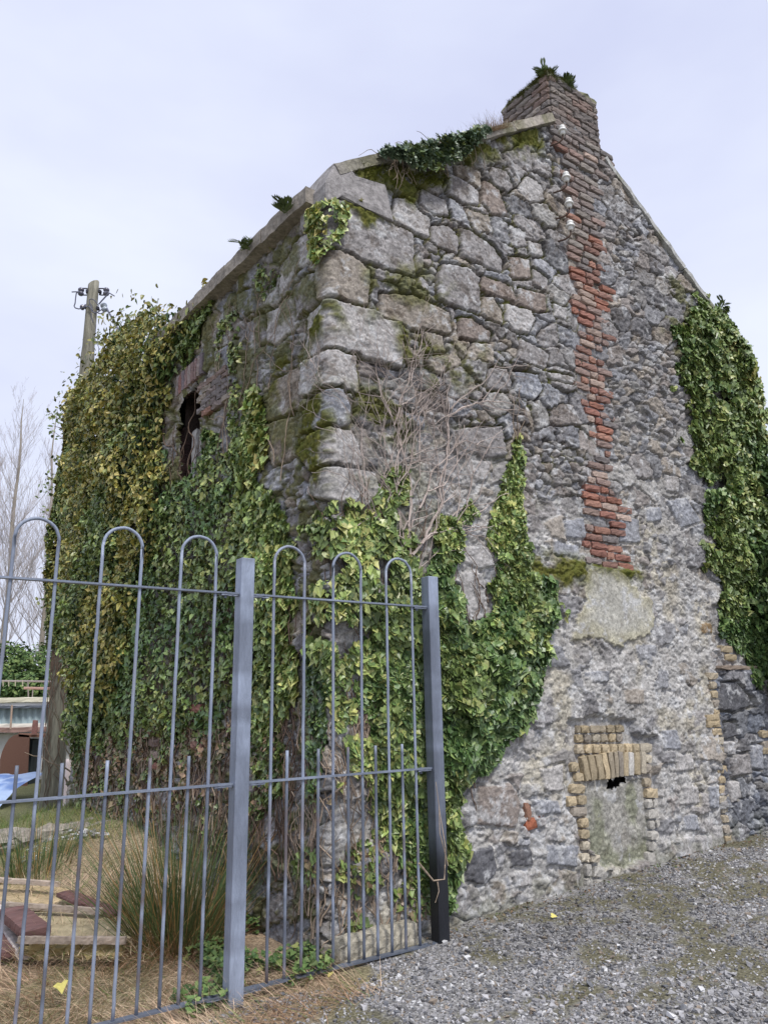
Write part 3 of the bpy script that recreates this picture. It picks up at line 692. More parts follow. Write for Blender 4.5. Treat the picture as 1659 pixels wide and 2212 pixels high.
# ================================================================== porcelain insulators on the gable
def insulator(x, y, label):
    s, z = gs(x, y, DG-.13); z += 0
    o = empty('wall_insulator', label, 'insulator', 'porcelain insulators on the gable')
    base = GP(s, z-.04, .13)
    m = MA(); lathe(m, base, (0, 0, 1), [(0, -.02), (.020, -.02), (.024, -.018), (.026, .012), (.028, .02), (.041, .016), (.044, .024), (.040, .036), (.030, .042), (.026, .050), (.029, .056), (.031, .064), (.026, .078), (.014, .086), (0, .088)], (.80, .80, .76), 20)
    m.build('porcelain_cap', M_porc, o, smooth=True)
    m = MA(); t = np.linspace(0, math.pi*.62, 10)
    pts = [base+np.array([0, 0, -.015]), base+np.array([0, 0, -.045])]
    for a in np.linspace(.2, 1.0, 8):
        an = a*math.pi/2; pts.append(base+np.array([0, 0, -.045-.05*math.sin(an)])+(NG-G*.55)*(.07*(1-math.cos(an))))
    pts.append(pts[-1]+(NG-G*.3)*.10+np.array([0, 0, .015]))
    tube(m, pts, .0085, (.10, .065, .05), 7); m.build('iron_bracket', M_iron, o, smooth=True)
insulator(1214, 280, 'white porcelain insulator at the foot of the chimney, topmost of the four on the gable')
insulator(1222, 381, 'white porcelain insulator on a curved bracket, second from the top on the gable')
insulator(1228, 437, 'white porcelain insulator on a curved bracket, third from the top on the gable')
insulator(1231, 486, 'lowest white porcelain insulator, just above the first bright red brick')

# ================================================================== fence
fen = empty('steel_fence', 'blue-grey painted steel bow-top fence with two square posts in front of the old building', 'fence')
FT = 3.97
def FP(s, t, z): p = G*s+NG*t; return np.array([p[0], p[1], z])
PB = np.array([.29, .335, .43]); PD = np.array([.05, .055, .07])
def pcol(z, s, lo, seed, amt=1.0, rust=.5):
    """pale blue-grey paint with dark patches set by noise along the height, plus rust"""
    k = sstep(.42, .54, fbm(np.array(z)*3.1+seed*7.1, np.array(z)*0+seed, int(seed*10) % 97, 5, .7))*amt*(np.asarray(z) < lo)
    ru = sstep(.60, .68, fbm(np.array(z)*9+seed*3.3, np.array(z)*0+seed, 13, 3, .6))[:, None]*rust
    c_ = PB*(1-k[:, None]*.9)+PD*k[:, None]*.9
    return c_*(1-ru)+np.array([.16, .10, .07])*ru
def bar(m, pts, r, seed, lo=9, amt=1.0, sides=6):
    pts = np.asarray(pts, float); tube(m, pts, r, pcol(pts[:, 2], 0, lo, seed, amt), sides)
def post(s, z0, z1, seed):
    m = MA(); h = .041; n = 60; zz = np.linspace(z0, z1, n)
    co = [(-h, -h), (h, -h), (h, h), (-h, h)]
    vv = []; cc = []
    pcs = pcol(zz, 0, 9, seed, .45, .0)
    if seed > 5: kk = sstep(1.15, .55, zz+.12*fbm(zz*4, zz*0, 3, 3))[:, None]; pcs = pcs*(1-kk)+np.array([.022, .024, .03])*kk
    for i, z in enumerate(zz):
        for a, b in co:
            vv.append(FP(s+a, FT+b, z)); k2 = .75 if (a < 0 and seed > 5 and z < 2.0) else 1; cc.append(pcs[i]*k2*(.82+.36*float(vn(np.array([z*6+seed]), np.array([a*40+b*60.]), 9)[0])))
    f = [[i*4+j, i*4+(j+1) % 4, i*4+4+(j+1) % 4, i*4+4+j] for i in range(n-1) for j in range(4)]
    f.append([(n-1)*4+j for j in range(4)]); m.add(vv, np.array(f), np.array(cc)); o = m.build('post', M_metal, fen)
    bv = o.modifiers.new('bevel', 'BEVEL'); bv.width = .004; bv.segments = 2; bv.limit_method = 'ANGLE'
    return o
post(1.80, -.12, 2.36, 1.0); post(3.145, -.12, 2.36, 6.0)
def panel(sa, sb, hoops, shorts, brk, k0):
    for zr, nm in ((2.155, 't'), (1.135, 'm'), (.135, 'b')):
        m = MA(); L_ = sb-sa; V, Fc = boxtmpl(40, 1, 1); w = V*np.array([L_, .040, .010])
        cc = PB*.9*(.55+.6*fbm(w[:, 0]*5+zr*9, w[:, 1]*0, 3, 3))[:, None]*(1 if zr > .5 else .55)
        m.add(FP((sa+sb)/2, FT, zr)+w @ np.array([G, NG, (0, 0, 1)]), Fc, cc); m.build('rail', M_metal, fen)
        for sx in (sa, sb):
            if sx < 0: continue
            d = 1 if sx == sa else -1
            m = MA(); rbox(m, FP(sx+d*.055, FT, zr-.011), [G, NG, (0, 0, 1)], (.10, .036, .009), PB*.6, (6, 2, 2), .1, .001)
            lathe(m, FP(sx+d*.075, FT, zr-.016), (0, 0, 1), [(0, -.012), (.009, -.012), (.009, .026), (0, .026)], PB*.5, 6)
            m.build('fixing_lug', M_metal, fen)
    for i, sc in enumerate(hoops):
        m = MA(); r = .1015; zt = 2.468-r-.008
        t = np.linspace(math.pi, 0, 17)
        zl = np.linspace(.135, zt, 34)
        pts = [FP(sc-r, FT, z) for z in zl]+[FP(sc+r*math.cos(a), FT, zt+r*1.02*math.sin(a)) for a in t]+[FP(sc+r, FT, z) for z in zl[::-1]]
        pts = np.array(pts); pts += rng.normal(0, .0006, pts.shape)
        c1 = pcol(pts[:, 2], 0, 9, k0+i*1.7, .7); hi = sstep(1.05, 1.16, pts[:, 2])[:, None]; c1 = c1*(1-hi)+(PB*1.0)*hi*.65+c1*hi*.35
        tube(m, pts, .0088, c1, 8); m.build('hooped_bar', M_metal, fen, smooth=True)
    for i, sc in enumerate(shorts):
        m = MA(); zz = np.linspace(.135, 1.29, 22); pts = np.array([FP(sc, FT, z) for z in zz])
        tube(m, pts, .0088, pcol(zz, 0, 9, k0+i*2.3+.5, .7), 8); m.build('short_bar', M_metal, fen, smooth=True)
panel(-.6, 1.759, [-.12, .282, .684, 1.103, 1.522][1:], [.082, .483, .89, .693, 1.100, 1.312, 1.514, .285], None, 1.3)
panel(1.841, 3.104, [2.087, 2.490, 2.888], [2.087, 2.289, 2.491, 2.687, 2.886], None, 3.9)

# ================================================================== ground
xs = np.concatenate([-np.geomspace(9, 1500, 26)[::-1], np.arange(-8.95, 11, .06), np.geomspace(11.1, 1500, 26)])
ys = np.concatenate([-np.geomspace(2, 600, 12)[::-1], np.arange(-1.9, 16, .06), np.geomspace(16.1, 1500, 28)])
X, Y = np.meshgrid(xs, ys); ZZ = tz(X.ravel(), Y.ravel()).reshape(X.shape)
tt = X*NG[0]+Y*NG[1]; s2 = X*G[0]+Y*G[1]
ZZ = ZZ+.012*(fbm(X*4, Y*4, 91, 3)-.5)+.006*(fbm(X*20, Y*20, 92, 2)-.5)
gmask = sstep(4.8, 4.4, tt+.25*(fbm(X*2.5, Y*2.5, 93, 3)-.5)*2)*1.0
gmask = np.where((s2 < 2.6), sstep(3.95, 3.55, tt+.3*(fbm(X*2.5, Y*2.5, 93, 3)-.5)*2), gmask)
gcol = np.array([.27, .265, .26])*(.7+.6*fbm(X*12, Y*12, 94, 4, .7))[..., None]
mo = sstep(.46, .58, fbm(X*3.4+3, Y*3.4, 95, 5, .75))[..., None]*.85
gcol = gcol*(1-mo)+np.array([.13, .12, .065])*mo
soil = np.array([.34, .26, .18])*(.6+.8*fbm(X*6, Y*6, 96, 4, .6))[..., None]
gr = sstep(.45, .6, fbm(X*1.2, Y*1.2, 97, 3))[..., None]
far = sstep(6.2, 8.5, tt)[..., None]
soil = soil*(1-.75*np.maximum(gr*.6, far))+np.array([.10, .13, .04])*.75*np.maximum(gr*.6, far)
farf = sstep(14, 20, Y)[..., None]
gc = gcol*gmask[..., None]+soil*(1-gmask[..., None])
gc = gc*(1-farf)+np.array([.12, .13, .08])*farf
ny, nx = X.shape; idx = np.arange(nx*ny).reshape(ny, nx)
q = np.stack([idx[:-1, :-1], idx[:-1, 1:], idx[1:, 1:], idx[1:, :-1]], -1).reshape(-1, 4)
ma = MA(); ma.add(np.stack([X.ravel(), Y.ravel(), ZZ.ravel()], -1), q, gc.reshape(-1, 3))
tag(ma.build('ground', M_ground, smooth=True), kind='structure')
# gravel chippings
def scatter_ground(n, s0, s1, t0, t1):
    s = rng.uniform(s0, s1, n); t = rng.uniform(t0, t1, n); return G[0]*s+NG[0]*t, G[1]*s+NG[1]*t, s, t
OCT = np.array([(1, 0, 0), (-1, 0, 0), (0, 1, 0), (0, -1, 0), (0, 0, 1), (0, 0, -1)], float)
OF = np.array([(0, 2, 4), (2, 1, 4), (1, 3, 4), (3, 0, 4), (2, 0, 5), (1, 2, 5), (3, 1, 5), (0, 3, 5)])
CUB = np.array([(-1, -1, -1), (1, -1, -1), (1, 1, -1), (-1, 1, -1), (-1, -1, 1), (1, -1, 1), (1, 1, 1), (-1, 1, 1)], float)*.72
CF = np.array([(0, 3, 2, 1), (4, 5, 6, 7), (0, 1, 5, 4), (1, 2, 6, 5), (2, 3, 7, 6), (3, 0, 4, 7)])
def chips(name, x, y, z, size, flat, col, m=None):
    n = len(x); T, Fx = CUB, CF; V = T[None]*size[:, None, None]*np.array([1, .75, flat])+rng.normal(0, .26, (n, 8, 3))*size[:, None, None]*np.array([1, 1, .6])
    a = rng.uniform(0, 6.28, n); ca, sa = np.cos(a), np.sin(a)
    vx = V[..., 0]*ca[:, None]-V[..., 1]*sa[:, None]; vy = V[..., 0]*sa[:, None]+V[..., 1]*ca[:, None]
    tl = rng.normal(0, .3, (n, 1)); vz = V[..., 2]+vx*tl
    P = np.stack([vx+x[:, None], vy+y[:, None], vz+z[:, None]], -1).reshape(-1, 3)
    f = (Fx[None]+np.arange(n)[:, None, None]*8).reshape(-1, 4)
    mm = MA(); mm.add(P, f, np.repeat(col, 8, axis=0)); return mm.build(name, m or M_peb)
N = 175000
x, y, s, t = scatter_ground(N, .8, 9.5, 1.2, 4.1)
ok = (t < 4.02+.06*rng.normal(size=N)) & ((s > 2.6) | (t < 3.75+.2*(fbm(x*3, y*3, 98, 2)))) & ((.6*s+t) > 3.0) & (t > 4.1-.62*(s+.4))
mo = fbm(x*3.4+3, y*3.4, 95, 5, .75); ok &= rng.random(N) > sstep(.46, .58, mo)*.78
x, y, s, t = x[ok], y[ok], s[ok], t[ok]; n = len(x)
sz = np.clip(rng.lognormal(math.log(.0049), .48, n), .0025, .022); z = tz(x, y)+.006*(fbm(x*4, y*4, 91, 3)-.5)+sz*.35
col = np.array([.335, .33, .335])[None]*rng.uniform(.3, 1.5, (n, 1)); k = rng.random(n)
col[k > .945] = np.array([.66, .66, .66]); col[k < .10] = np.array([.30, .25, .20]); col[(k > .1) & (k < .2)] = np.array([.16, .165, .18])
dkz = sstep(.45, .6, fbm(x*1.1+9, y*1.1, 99, 3)); col *= (1-.25*dkz)[:, None]
tag(chips('gravel', x, y, z, sz, .55, col), kind='stuff')

# ================================================================== grass, rushes
def blades(ma, P, Ln, wid, dirx, lean, droop, c0, c1, seg=3, pw=1.0):
    """P base points; dirx unit horizontal directions; lean angle from vertical; colours base, tip"""
    n = len(P); t = np.linspace(0, 1, seg+1)
    up_ = np.cos(lean)[:, None]; hz = np.sin(lean)[:, None]
    h = Ln[:, None]*t[None]; zc = h*up_-droop[:, None]*Ln[:, None]*t[None]**2; hc = h*hz+droop[:, None]*Ln[:, None]*.6*t[None]**2
    c = P[:, None]+np.stack([dirx[:, 0:1]*hc, dirx[:, 1:2]*hc, zc], -1)
    an = rng.uniform(0, 3.14, n); side = np.stack([np.cos(an), np.sin(an), an*0], -1)[:, None]*(wid[:, None]*(1-.9*t[None]))[..., None]*.5
    V = np.stack([c-side, c+side], 2).reshape(-1, 3)
    b = (np.arange(n)[:, None]*(seg+1)*2+np.arange(seg)[None]*2)
    f = np.stack([b, b+1, b+3, b+2], -1).reshape(-1, 4)
    tp = t**pw; tcol = c0[:, None]*(1-tp[None, :, None])+c1[:, None]*tp[None, :, None]
    ma.add(V, f, np.repeat(tcol.reshape(-1, 3), 2, axis=0))
def fld(n, s0, s1, t0, t1, keep=None):
    x, y, s, t = scatter_ground(n, s0, s1, t0, t1)
    k = np.ones(n, bool) if keep is None else keep(x, y, s, t)
    return x[k], y[k], s[k], t[k]
side_line = lambda x, y: ((x-K[0])*NS[0]+(y-K[1])*NS[1])   # >0 outside the side wall
ma = MA()
x, y, s, t = fld(95000, -4.5, 2.7, 3.55, 7.6, lambda x, y, s, t: (side_line(x, y) > .02) & ((s < 1.9) | (t < 4.3)) & (rng.random(len(x)) < sstep(7.8, 5.2, t)*.9+.1))
n = len(x); pat = fbm(x*2.2, y*2.2, 120, 3); an = 6.28*fbm(x*1.3, y*1.3, 121, 2)*1.6+rng.normal(0, .7, n)
straw = np.array([.66, .50, .35]); brn = np.array([.46, .29, .18]); grn = np.array([.12, .17, .05])
k = sstep(.35, .65, pat)[:, None]; base = straw*(1-k)+brn*k
gk = ((rng.random(n) < .12+.5*sstep(5.6, 7.5, t)))[:, None]; base = np.where(gk, grn*1.3, base)*rng.uniform(.6, 1.35, (n, 1))
blades(ma, np.stack([x, y, tz(x, y)-.01], -1), rng.uniform(.08, .24, n), rng.uniform(.0025, .006, n), np.stack([np.cos(an), np.sin(an)], -1), rng.uniform(.6, 1.35, n), rng.uniform(0, .5, n), base*.85, base*1.1)
tag(ma.build('dry_grass', M_grass), kind='stuff')
ma = MA()
x, y, s, t = fld(60000, -7, 3, 6.2, 13, lambda x, y, s, t: (side_line(x, y) > .02) & ((y < 11.7) | (x > -5.4)) & (fbm(x*1.3, y*1.3, 125, 3) > .42))
n = len(x); an = rng.uniform(0, 6.28, n); base = np.array([.13, .19, .055])*rng.uniform(.6, 1.5, (n, 1))*np.where(rng.random((n, 1)) < .25, [[2.2, 1.4, 1.6]], [[1, 1, 1]])
blades(ma, np.stack([x, y, tz(x, y)-.01], -1), rng.uniform(.05, .17, n), rng.uniform(.003, .006, n), np.stack([np.cos(an), np.sin(an)], -1), rng.uniform(.1, .9, n), rng.uniform(0, .4, n), base*.8, base*1.1)
tag(ma.build('green_grass', M_grass), kind='stuff')
def rush(cx, cy, n, Lmin, Lmax, rad, label, lean=.55, brown=.5):
    c = gpt(cx, cy); r = rad*np.sqrt(rng.random(n)); a = rng.uniform(0, 6.28, n)
    P = np.stack([c[0]+r*np.cos(a), c[1]+r*np.sin(a), np.full(n, c[2]-.02)], -1); a2 = a+rng.normal(0, .5, n)
    ma = MA(); Ln = rng.uniform(Lmin, Lmax, n); ln = np.clip(r/rad*lean*rng.uniform(.5, 1.2, n), 0, 1.1)
    c0 = np.array([.30, .17, .07])*rng.uniform(.6, 1.2, (n, 1)); c1 = np.where(rng.random((n, 1)) < .8, [[.055, .115, .04]], [[.36, .22, .09]])*rng.uniform(.6, 1.4, (n, 1))
    c0 = c0*brown+c1*(1-brown)
    blades(ma, P, Ln, rng.uniform(.005, .009, n), np.stack([np.cos(a2), np.sin(a2)], -1), ln, rng.uniform(0, .2, n), c0, c1, 5, .45)
    m2 = int(n*.9); r = rad*1.25*np.sqrt(rng.random(m2)); a = rng.uniform(0, 6.28, m2)
    P = np.stack([c[0]+r*np.cos(a), c[1]+r*np.sin(a), np.full(m2, c[2]-.02)], -1); cb = np.array([.42, .25, .13])*rng.uniform(.6, 1.3, (m2, 1))
    blades(ma, P, rng.uniform(.15, .42, m2), rng.uniform(.003, .006, m2), np.stack([np.cos(a), np.sin(a)], -1), rng.uniform(.2, 1.2, m2), rng.uniform(.1, .7, m2), cb*.8, cb)
    o = ma.build('rush_clump', M_grass); return tag(o, label, 'rush clump')
rush(390, 2035, 850, .55, 1.05, .27, 'tall clump of green rushes with orange-brown base beside the left fence post', .72, .45)
rush(85, 1888, 200, .30, .55, .26, 'short thin clump of rushes at the far left behind the broken boards', .35, .2)
rush(185, 1892, 110, .30, .50, .20, 'sparse small rushes just behind the end of the upper board', .35, .2)
rush(315, 1900, 200, .20, .36, .26, 'low tuft of green grass left of the tall rushes', .8, .1)

# ================================================================== ivy and other climbers
LEAF = np.array([(0, .06, 0), (.24, -.10, .05), (.50, .16, .10), (.33, .44, .05), (0, 1.0, -.04), (-.33, .44, .05), (-.50, .16, .10), (-.24, -.10, .05), (0, .38, -.03)])
LFA = np.array([(8, i, (i+1) % 8) for i in range(8)])
OV = np.array([(0, 0, 0), (.25, .16, .06), (.32, .42, .07), (.16, .78, .03), (0, 1.0, -.05), (-.16, .78, .03), (-.32, .42, .07), (-.25, .16, .06), (0, .42, -.02)])
def leaves(ma, P, Nn, size, col, shape=LEAF, roll=.7, tilt=.45, updir=.35):
    n = len(P); Nn = Nn+np.array([0, 0, updir])+rng.normal(0, tilt, (n, 3)); Nn /= np.linalg.norm(Nn, axis=1, keepdims=True)
    d = np.tile([0., 0, -1], (n, 1)); d = d-Nn*(d*Nn).sum(1, keepdims=True); d /= np.linalg.norm(d, axis=1, keepdims=True)+1e-6
    e_ = np.cross(Nn, d); a = rng.normal(0, roll, n)[:, None]; dd = d*np.cos(a)+e_*np.sin(a); ee = np.cross(Nn, dd)
    T = shape[None]*(1+rng.normal(0, .10, (n, len(shape), 3)))*size[:, None, None]
    T = T-np.array([0, .35, 0])*size[:, None, None]
    cv = rng.uniform(-.25, .35, n)[:, None]; T[..., 2] += -cv*(T[..., 1]**2)/size[:, None]
    V = P[:, None]+T[..., 0:1]*ee[:, None]+T[..., 1:2]*dd[:, None]+T[..., 2:3]*Nn[:, None]
    f = (LFA[None]+np.arange(n)[:, None, None]*9).reshape(-1, 3)
    cc = np.repeat(col[:, None], 9, 1).copy(); cc[:, 8] *= 1.12
    ma.add(V.reshape(-1, 3), f, cc.reshape(-1, 3))
def clipz(z): return np.clip(np.searchsorted(zrow, z), 0, NZ-1)
def hat(u, z): return H[clipz(z), np.clip(np.searchsorted(ucol, u), 0, NU-1)]
CG = dict(deep=[(.045, .085, .028), (.065, .115, .035), (.09, .145, .045), (.13, .18, .06)],
          mid=[(.08, .12, .035), (.12, .17, .05), (.16, .21, .065), (.10, .14, .05), (.20, .22, .07)],
          bright=[(.15, .215, .06), (.21, .27, .08), (.27, .31, .105), (.10, .155, .05), (.32, .32, .11)],
          gold=[(.21, .21, .055), (.26, .235, .065), (.17, .185, .05), (.13, .15, .045), (.31, .26, .08)],
          teal=[(.10, .15, .09), (.13, .18, .11), (.17, .21, .13), (.08, .12, .07)],
          dry=[(.16, .11, .07), (.21, .165, .10), (.12, .12, .055), (.10, .13, .05), (.23, .15, .09)])
def pickcol(n, key, w=None):
    p = np.array(CG[key]); return p[rng.integers(len(p), size=n)]*rng.uniform(.75, 1.3, (n, 1))
def region(px, n, edge=.08, dens=.35, nscale=5, seed=0, thr=.0):
    poly = uzp(px); mn = poly.min(0)-edge; mx_ = poly.max(0)+edge
    A = rng.uniform(mn, mx_, (n, 2)); d = sdf(poly, A[:, 0], A[:, 1]); nz = fbm(A[:, 0]*nscale, A[:, 1]*nscale, 200+seed, 3)
    k = (d/edge+(nz-.5)*4*dens*2 > 0) & (nz > thr); return A[k, 0], A[k, 1], d[k]
def ivy(ma, px, n, size, thick, key, seed=0, key2=None, mix=None, edge=.08, dens=.35, thr=0., shape=LEAF, roll=.7, tilt=.45, base=.01, nsc=5, updir=.35):
    u, z, d = region(px, n, edge, dens, nsc, seed, thr); m = len(u)
    cl = fbm(u*3.1+seed, z*3.1, 210+seed, 3); cl2 = fbm(u*9+seed, z*9, 220+seed, 2)
    bul = thick*(.35*sstep(0, .35, d)+.9*(cl-.3)*sstep(-.05, .25, d)+.35*(cl2-.4))
    off = np.maximum(bul, 0)*(1-.45*rng.random(m)**2)+base+np.maximum(hat(u, z), -.01)
    P, Nn = wallpos(u, z, off)
    c = pickcol(m, key)
    if key2:
        w = sstep(.45, .62, mix(u, z)+.12*(rng.random(m)-.5)) if mix else (rng.random(m) < .3); c = np.where(np.asarray(w).reshape(-1, 1) > rng.random((m, 1)), pickcol(m, key2), c)
    c = c*(.95+.75*cl2)[:, None]
    g = np.stack([-(fbm(u*3.1+seed+.05, z*3.1, 210+seed, 3)-cl)*thick*14, np.zeros(m)], -1)
    tang = np.where((u < 0)[:, None], -Wd[None], G[None]); Nn = Nn+tang*g[:, :1]
    leaves(ma, P, Nn, size*np.clip(rng.lognormal(-.06, .32, m), .4, 1.5), c, shape, roll, tilt, updir)
def wander(ma, u, z, du, dz, n, step, r0, r1, col, wob=.35, offs=.012, kids=0, depth=0):
    uu = [u]; zz = [z]; a = math.atan2(dz, du)
    a0 = a
    for i in range(n):
        a += rng.normal(0, wob)+(a0-a)*.25; uu.append(uu[-1]+math.cos(a)*step); zz.append(zz[-1]+math.sin(a)*step)
    uu = np.array(uu); zz = np.array(zz); kz = (uu > .1) | (zz < 5.02)
    if kz.sum() < 4: return
    uu = uu[kz]; zz = zz[kz]; off = np.maximum(hat(uu, zz), -.02)+offs+rng.uniform(0, .008, len(uu)); off = np.convolve(np.pad(off, 1, 'edge'), [.25, .5, .25], 'valid')
    P, _ = wallpos(uu, zz, off); tube(ma, P, np.linspace(r0, r1, len(P)), np.array(col)*rng.uniform(.75, 1.25), 4, cap=False)
    if depth > 0:
        for _ in range(kids):
            i = rng.integers(2, len(uu)-1); sgn = rng.choice([-1, 1]); b = a0+sgn*rng.uniform(.3, .9)
            wander(ma, uu[i], zz[i], math.cos(b), math.sin(b), max(4, int(n*rng.uniform(.4, .8))), step, r0*.65, r1*.7, col, wob, offs+.004, kids, depth-1)
def stems(ma, px, n, ln, r, col, seed=0, thr=0, up_=1):
    u, z, d = region(px, n, .05, .3, 4, seed, thr)
    for a, b in zip(u, z): wander(ma, a, b, rng.normal(0, .25), up_, rng.integers(5, ln), .045, r*rng.uniform(.6, 1.5), r*.5, col, .3)
def plant(name, label, cat, leafma, stemma=None, lm=None):
    if stemma is None or not stemma.v: o = leafma.build(name, lm or M_leaf); return tag(o, label, cat)
    e_ = empty(name, label, cat); leafma.build('foliage', lm or M_leaf, e_); stemma.build('stems', M_stem, e_); return e_
TAN = (.33, .26, .20); BRN = (.17, .12, .09); PALE = (.44, .37, .33)
# big mass on the side wall
L1 = MA(); S1 = MA()
A_ = [(168,850),(204,818),(230,778),(254,738),(272,706),(306,688),(355,680),(400,686),(440,640),(472,652),(445,700),(408,760),(380,830),(366,900),(360,960),(375,1050),(395,1100),(330,1260),(300,1420),(250,1560),(172,1640),(170,1420),(162,1340),(162,1150),(166,1000)]
gold = lambda u, z: fbm(u*1.6+3, z*1.6, 230, 3)+.30*sstep(3.0, 5.4, z)*sstep(-1.5, -3.4, u)+.02
ivy(L1, A_, 34000, .056, .34, 'mid', 1, 'gold', gold, .14, .5, 0, OV, 1.0, .55, .02, 4)
ivy(L1, A_, 15000, .065, .16, 'deep', 2, None, None, .08, .3, 0, LEAF, .7, .45)
top = [(175,860),(206,812),(232,770),(258,715),(300,682),(360,672),(405,680),(380,740),(250,800),(170,900)]
u, z, d = region(top, 5200, .14, .7, 6, 9); m = len(u); P, Nn = wallpos(u, z, rng.uniform(-.75, .35, m)); leaves(L1, P, Nn, .068*rng.uniform(.6, 1.2, m), np.where(rng.random((m, 1)) < .75, pickcol(m, 'gold'), pickcol(m, 'mid')), OV, 1.0, .6)
B_ = [(435,1000),(470,960),(500,1010),(530,1060),(560,1080),(620,1130),(610,1200),(560,1300),(540,1500),(480,1570),(400,1610),(300,1590),(170,1660),(165,1420),(300,1250),(385,1060)]
ivy(L1, B_, 20000, .046, .13, 'mid', 3, 'deep', lambda u, z: fbm(u*2.3, z*2.3, 231, 3), .10, .5, 0, LEAF, .8, .5)
ivy(L1, [(165,1560),(300,1560),(545,1560),(540,1720),(450,1760),(170,1740)], 8000, .040, .06, 'dry', 4, 'mid', lambda u, z: fbm(u*3, z*3, 232, 3), .12, .7, .46, LEAF, .8, .5)
ivy(L1, [(388,760),(420,690),(440,645),(475,650),(450,700),(425,770),(400,810)], 1500, .055, .14, 'mid', 5, None, None, .06, .5)
stems(S1, [(330,1440),(520,1440),(545,1560),(540,1880),(330,1850),(170,1720),(170,1600)], 420, 16, .0055, TAN, 3)
stems(S1, [(200,1560),(540,1600),(540,1900),(170,1740)], 320, 12, .006, BRN, 4)
stems(S1, [(420,1000),(560,1100),(540,1500),(200,1550),(200,900)], 160, 22, .006, BRN, 5)
plant('ivy', 'dense bushy ivy turning gold at the top, smothering the side wall and its eaves', 'ivy', L1, S1)
# strands round the window and on upper side wall
L2 = MA(); S2 = MA()
for px, n, sz, key in [([(450,870),(466,890),(474,960),(462,1010),(444,1000),(442,930)], 1300, .042, 'deep'), ([(500,660),(520,660),(530,760),(525,900),(505,900),(508,760)], 700, .035, 'mid'),
                       ([(560,590),(600,560),(612,600),(575,660)], 200, .035, 'mid'), ([(470,700),(492,690),(500,760),(480,800)], 260, .035, 'mid'), ([(505,930),(540,900),(540,1000),(510,1010)], 350, .04, 'mid')]:
    ivy(L2, px, n*2, sz, .05, key, 6, 'bright', None, .05, .7, .40)
for x0, y0 in [(505, 1010), (530, 1000), (490, 1000), (560, 860), (520, 900), (478, 860), (600, 1000), (615, 1040), (640, 900), (505, 760)]:
    u, z = uz(x0, y0); wander(S2, u, z, rng.normal(0, .12), 1, rng.integers(18, 36), .05, .005, .002, TAN, .22, .01, 1, 1)
plant('ivy', 'thin sparse ivy strands hanging beside the window opening', 'ivy', L2, S2)
# bright strand
L3 = MA(); S3 = MA()
C_ = [(543,870),(555,850),(572,862),(578,940),(575,990),(562,1010),(590,1070),(618,1110),(645,1180),(640,1330),(648,1480),(615,1560),(560,1600),(540,1500),(535,1300),(505,1150),(530,1060),(522,1000),(522,920)]
ivy(L3, C_, 11500, .055, .10, 'bright', 7, 'mid', lambda u, z: fbm(u*4, z*4, 233, 3)+.0, .06, .55, 0, LEAF, .6, .38)
ivy(L3, [(540,880),(575,850),(582,960),(575,1010),(530,1010)], 900, .075, .12, 'bright', 8, 'gold', None, .05, .4, 0, LEAF, .6, .38)
ivy(L3, [(545,1560),(600,1540),(605,1640),(590,1730),(545,1740)], 2200, .05, .05, 'mid', 8, 'dry', None, .08, .7, .44)
stems(S3, [(545,1500),(640,1400),(640,1900),(545,1950)], 150, 16, .005, BRN, 6)
plant('ivy', 'bright yellow-green large-leaved ivy climbing the side wall near the corner, behind the left post', 'ivy', L3, S3)
# D: right of the corner
L4 = MA(); S4 = MA()
D_ = [(668,1150),(690,1115),(740,1092),(800,1112),(826,1060),(838,1008),(862,1030),(880,1100),(872,1180),(905,1230),(925,1330),(950,1470),(940,1700),(950,1900),(900,1950),(860,1850),(800,1740),(760,1600),(715,1480),(680,1400),(668,1300)]
ivy(L4, D_, 12000, .053, .13, 'bright', 10, 'mid', lambda u, z: fbm(u*3, z*3, 234, 3)+.5*sstep(.2, .75, u)-.04, .07, .7, .43, LEAF, .6, .4)
ivy(L4, [(780,1380),(930,1330),(950,1500),(950,1900),(900,1960),(850,1820),(800,1640)], 9000, .055, .10, 'deep', 11, 'mid', None, .08, .5, .36)
ivy(L4, [(675,1440),(700,1440),(712,1560),(700,1700),(680,1700),(668,1560)], 1500, .04, .06, 'deep', 12, 'teal', None, .05, .5)
ivy(L4, [(640,1950),(700,1700),(760,1800),(900,1850),(940,1980),(700,2020)], 2500, .045, .05, 'mid', 12, 'dry', None, .08, .8, .5)
stems(S4, [(640,1700),(900,1500),(960,2000),(640,2050)], 330, 14, .0045, TAN, 7)
stems(S4, [(700,1180),(900,1200),(940,1700),(760,1600)], 170, 16, .0045, BRN, 8)
plant('ivy', 'pale yellow-green broad-leaved ivy wrapping the lower corner behind the fence hoops', 'ivy', L4, S4)
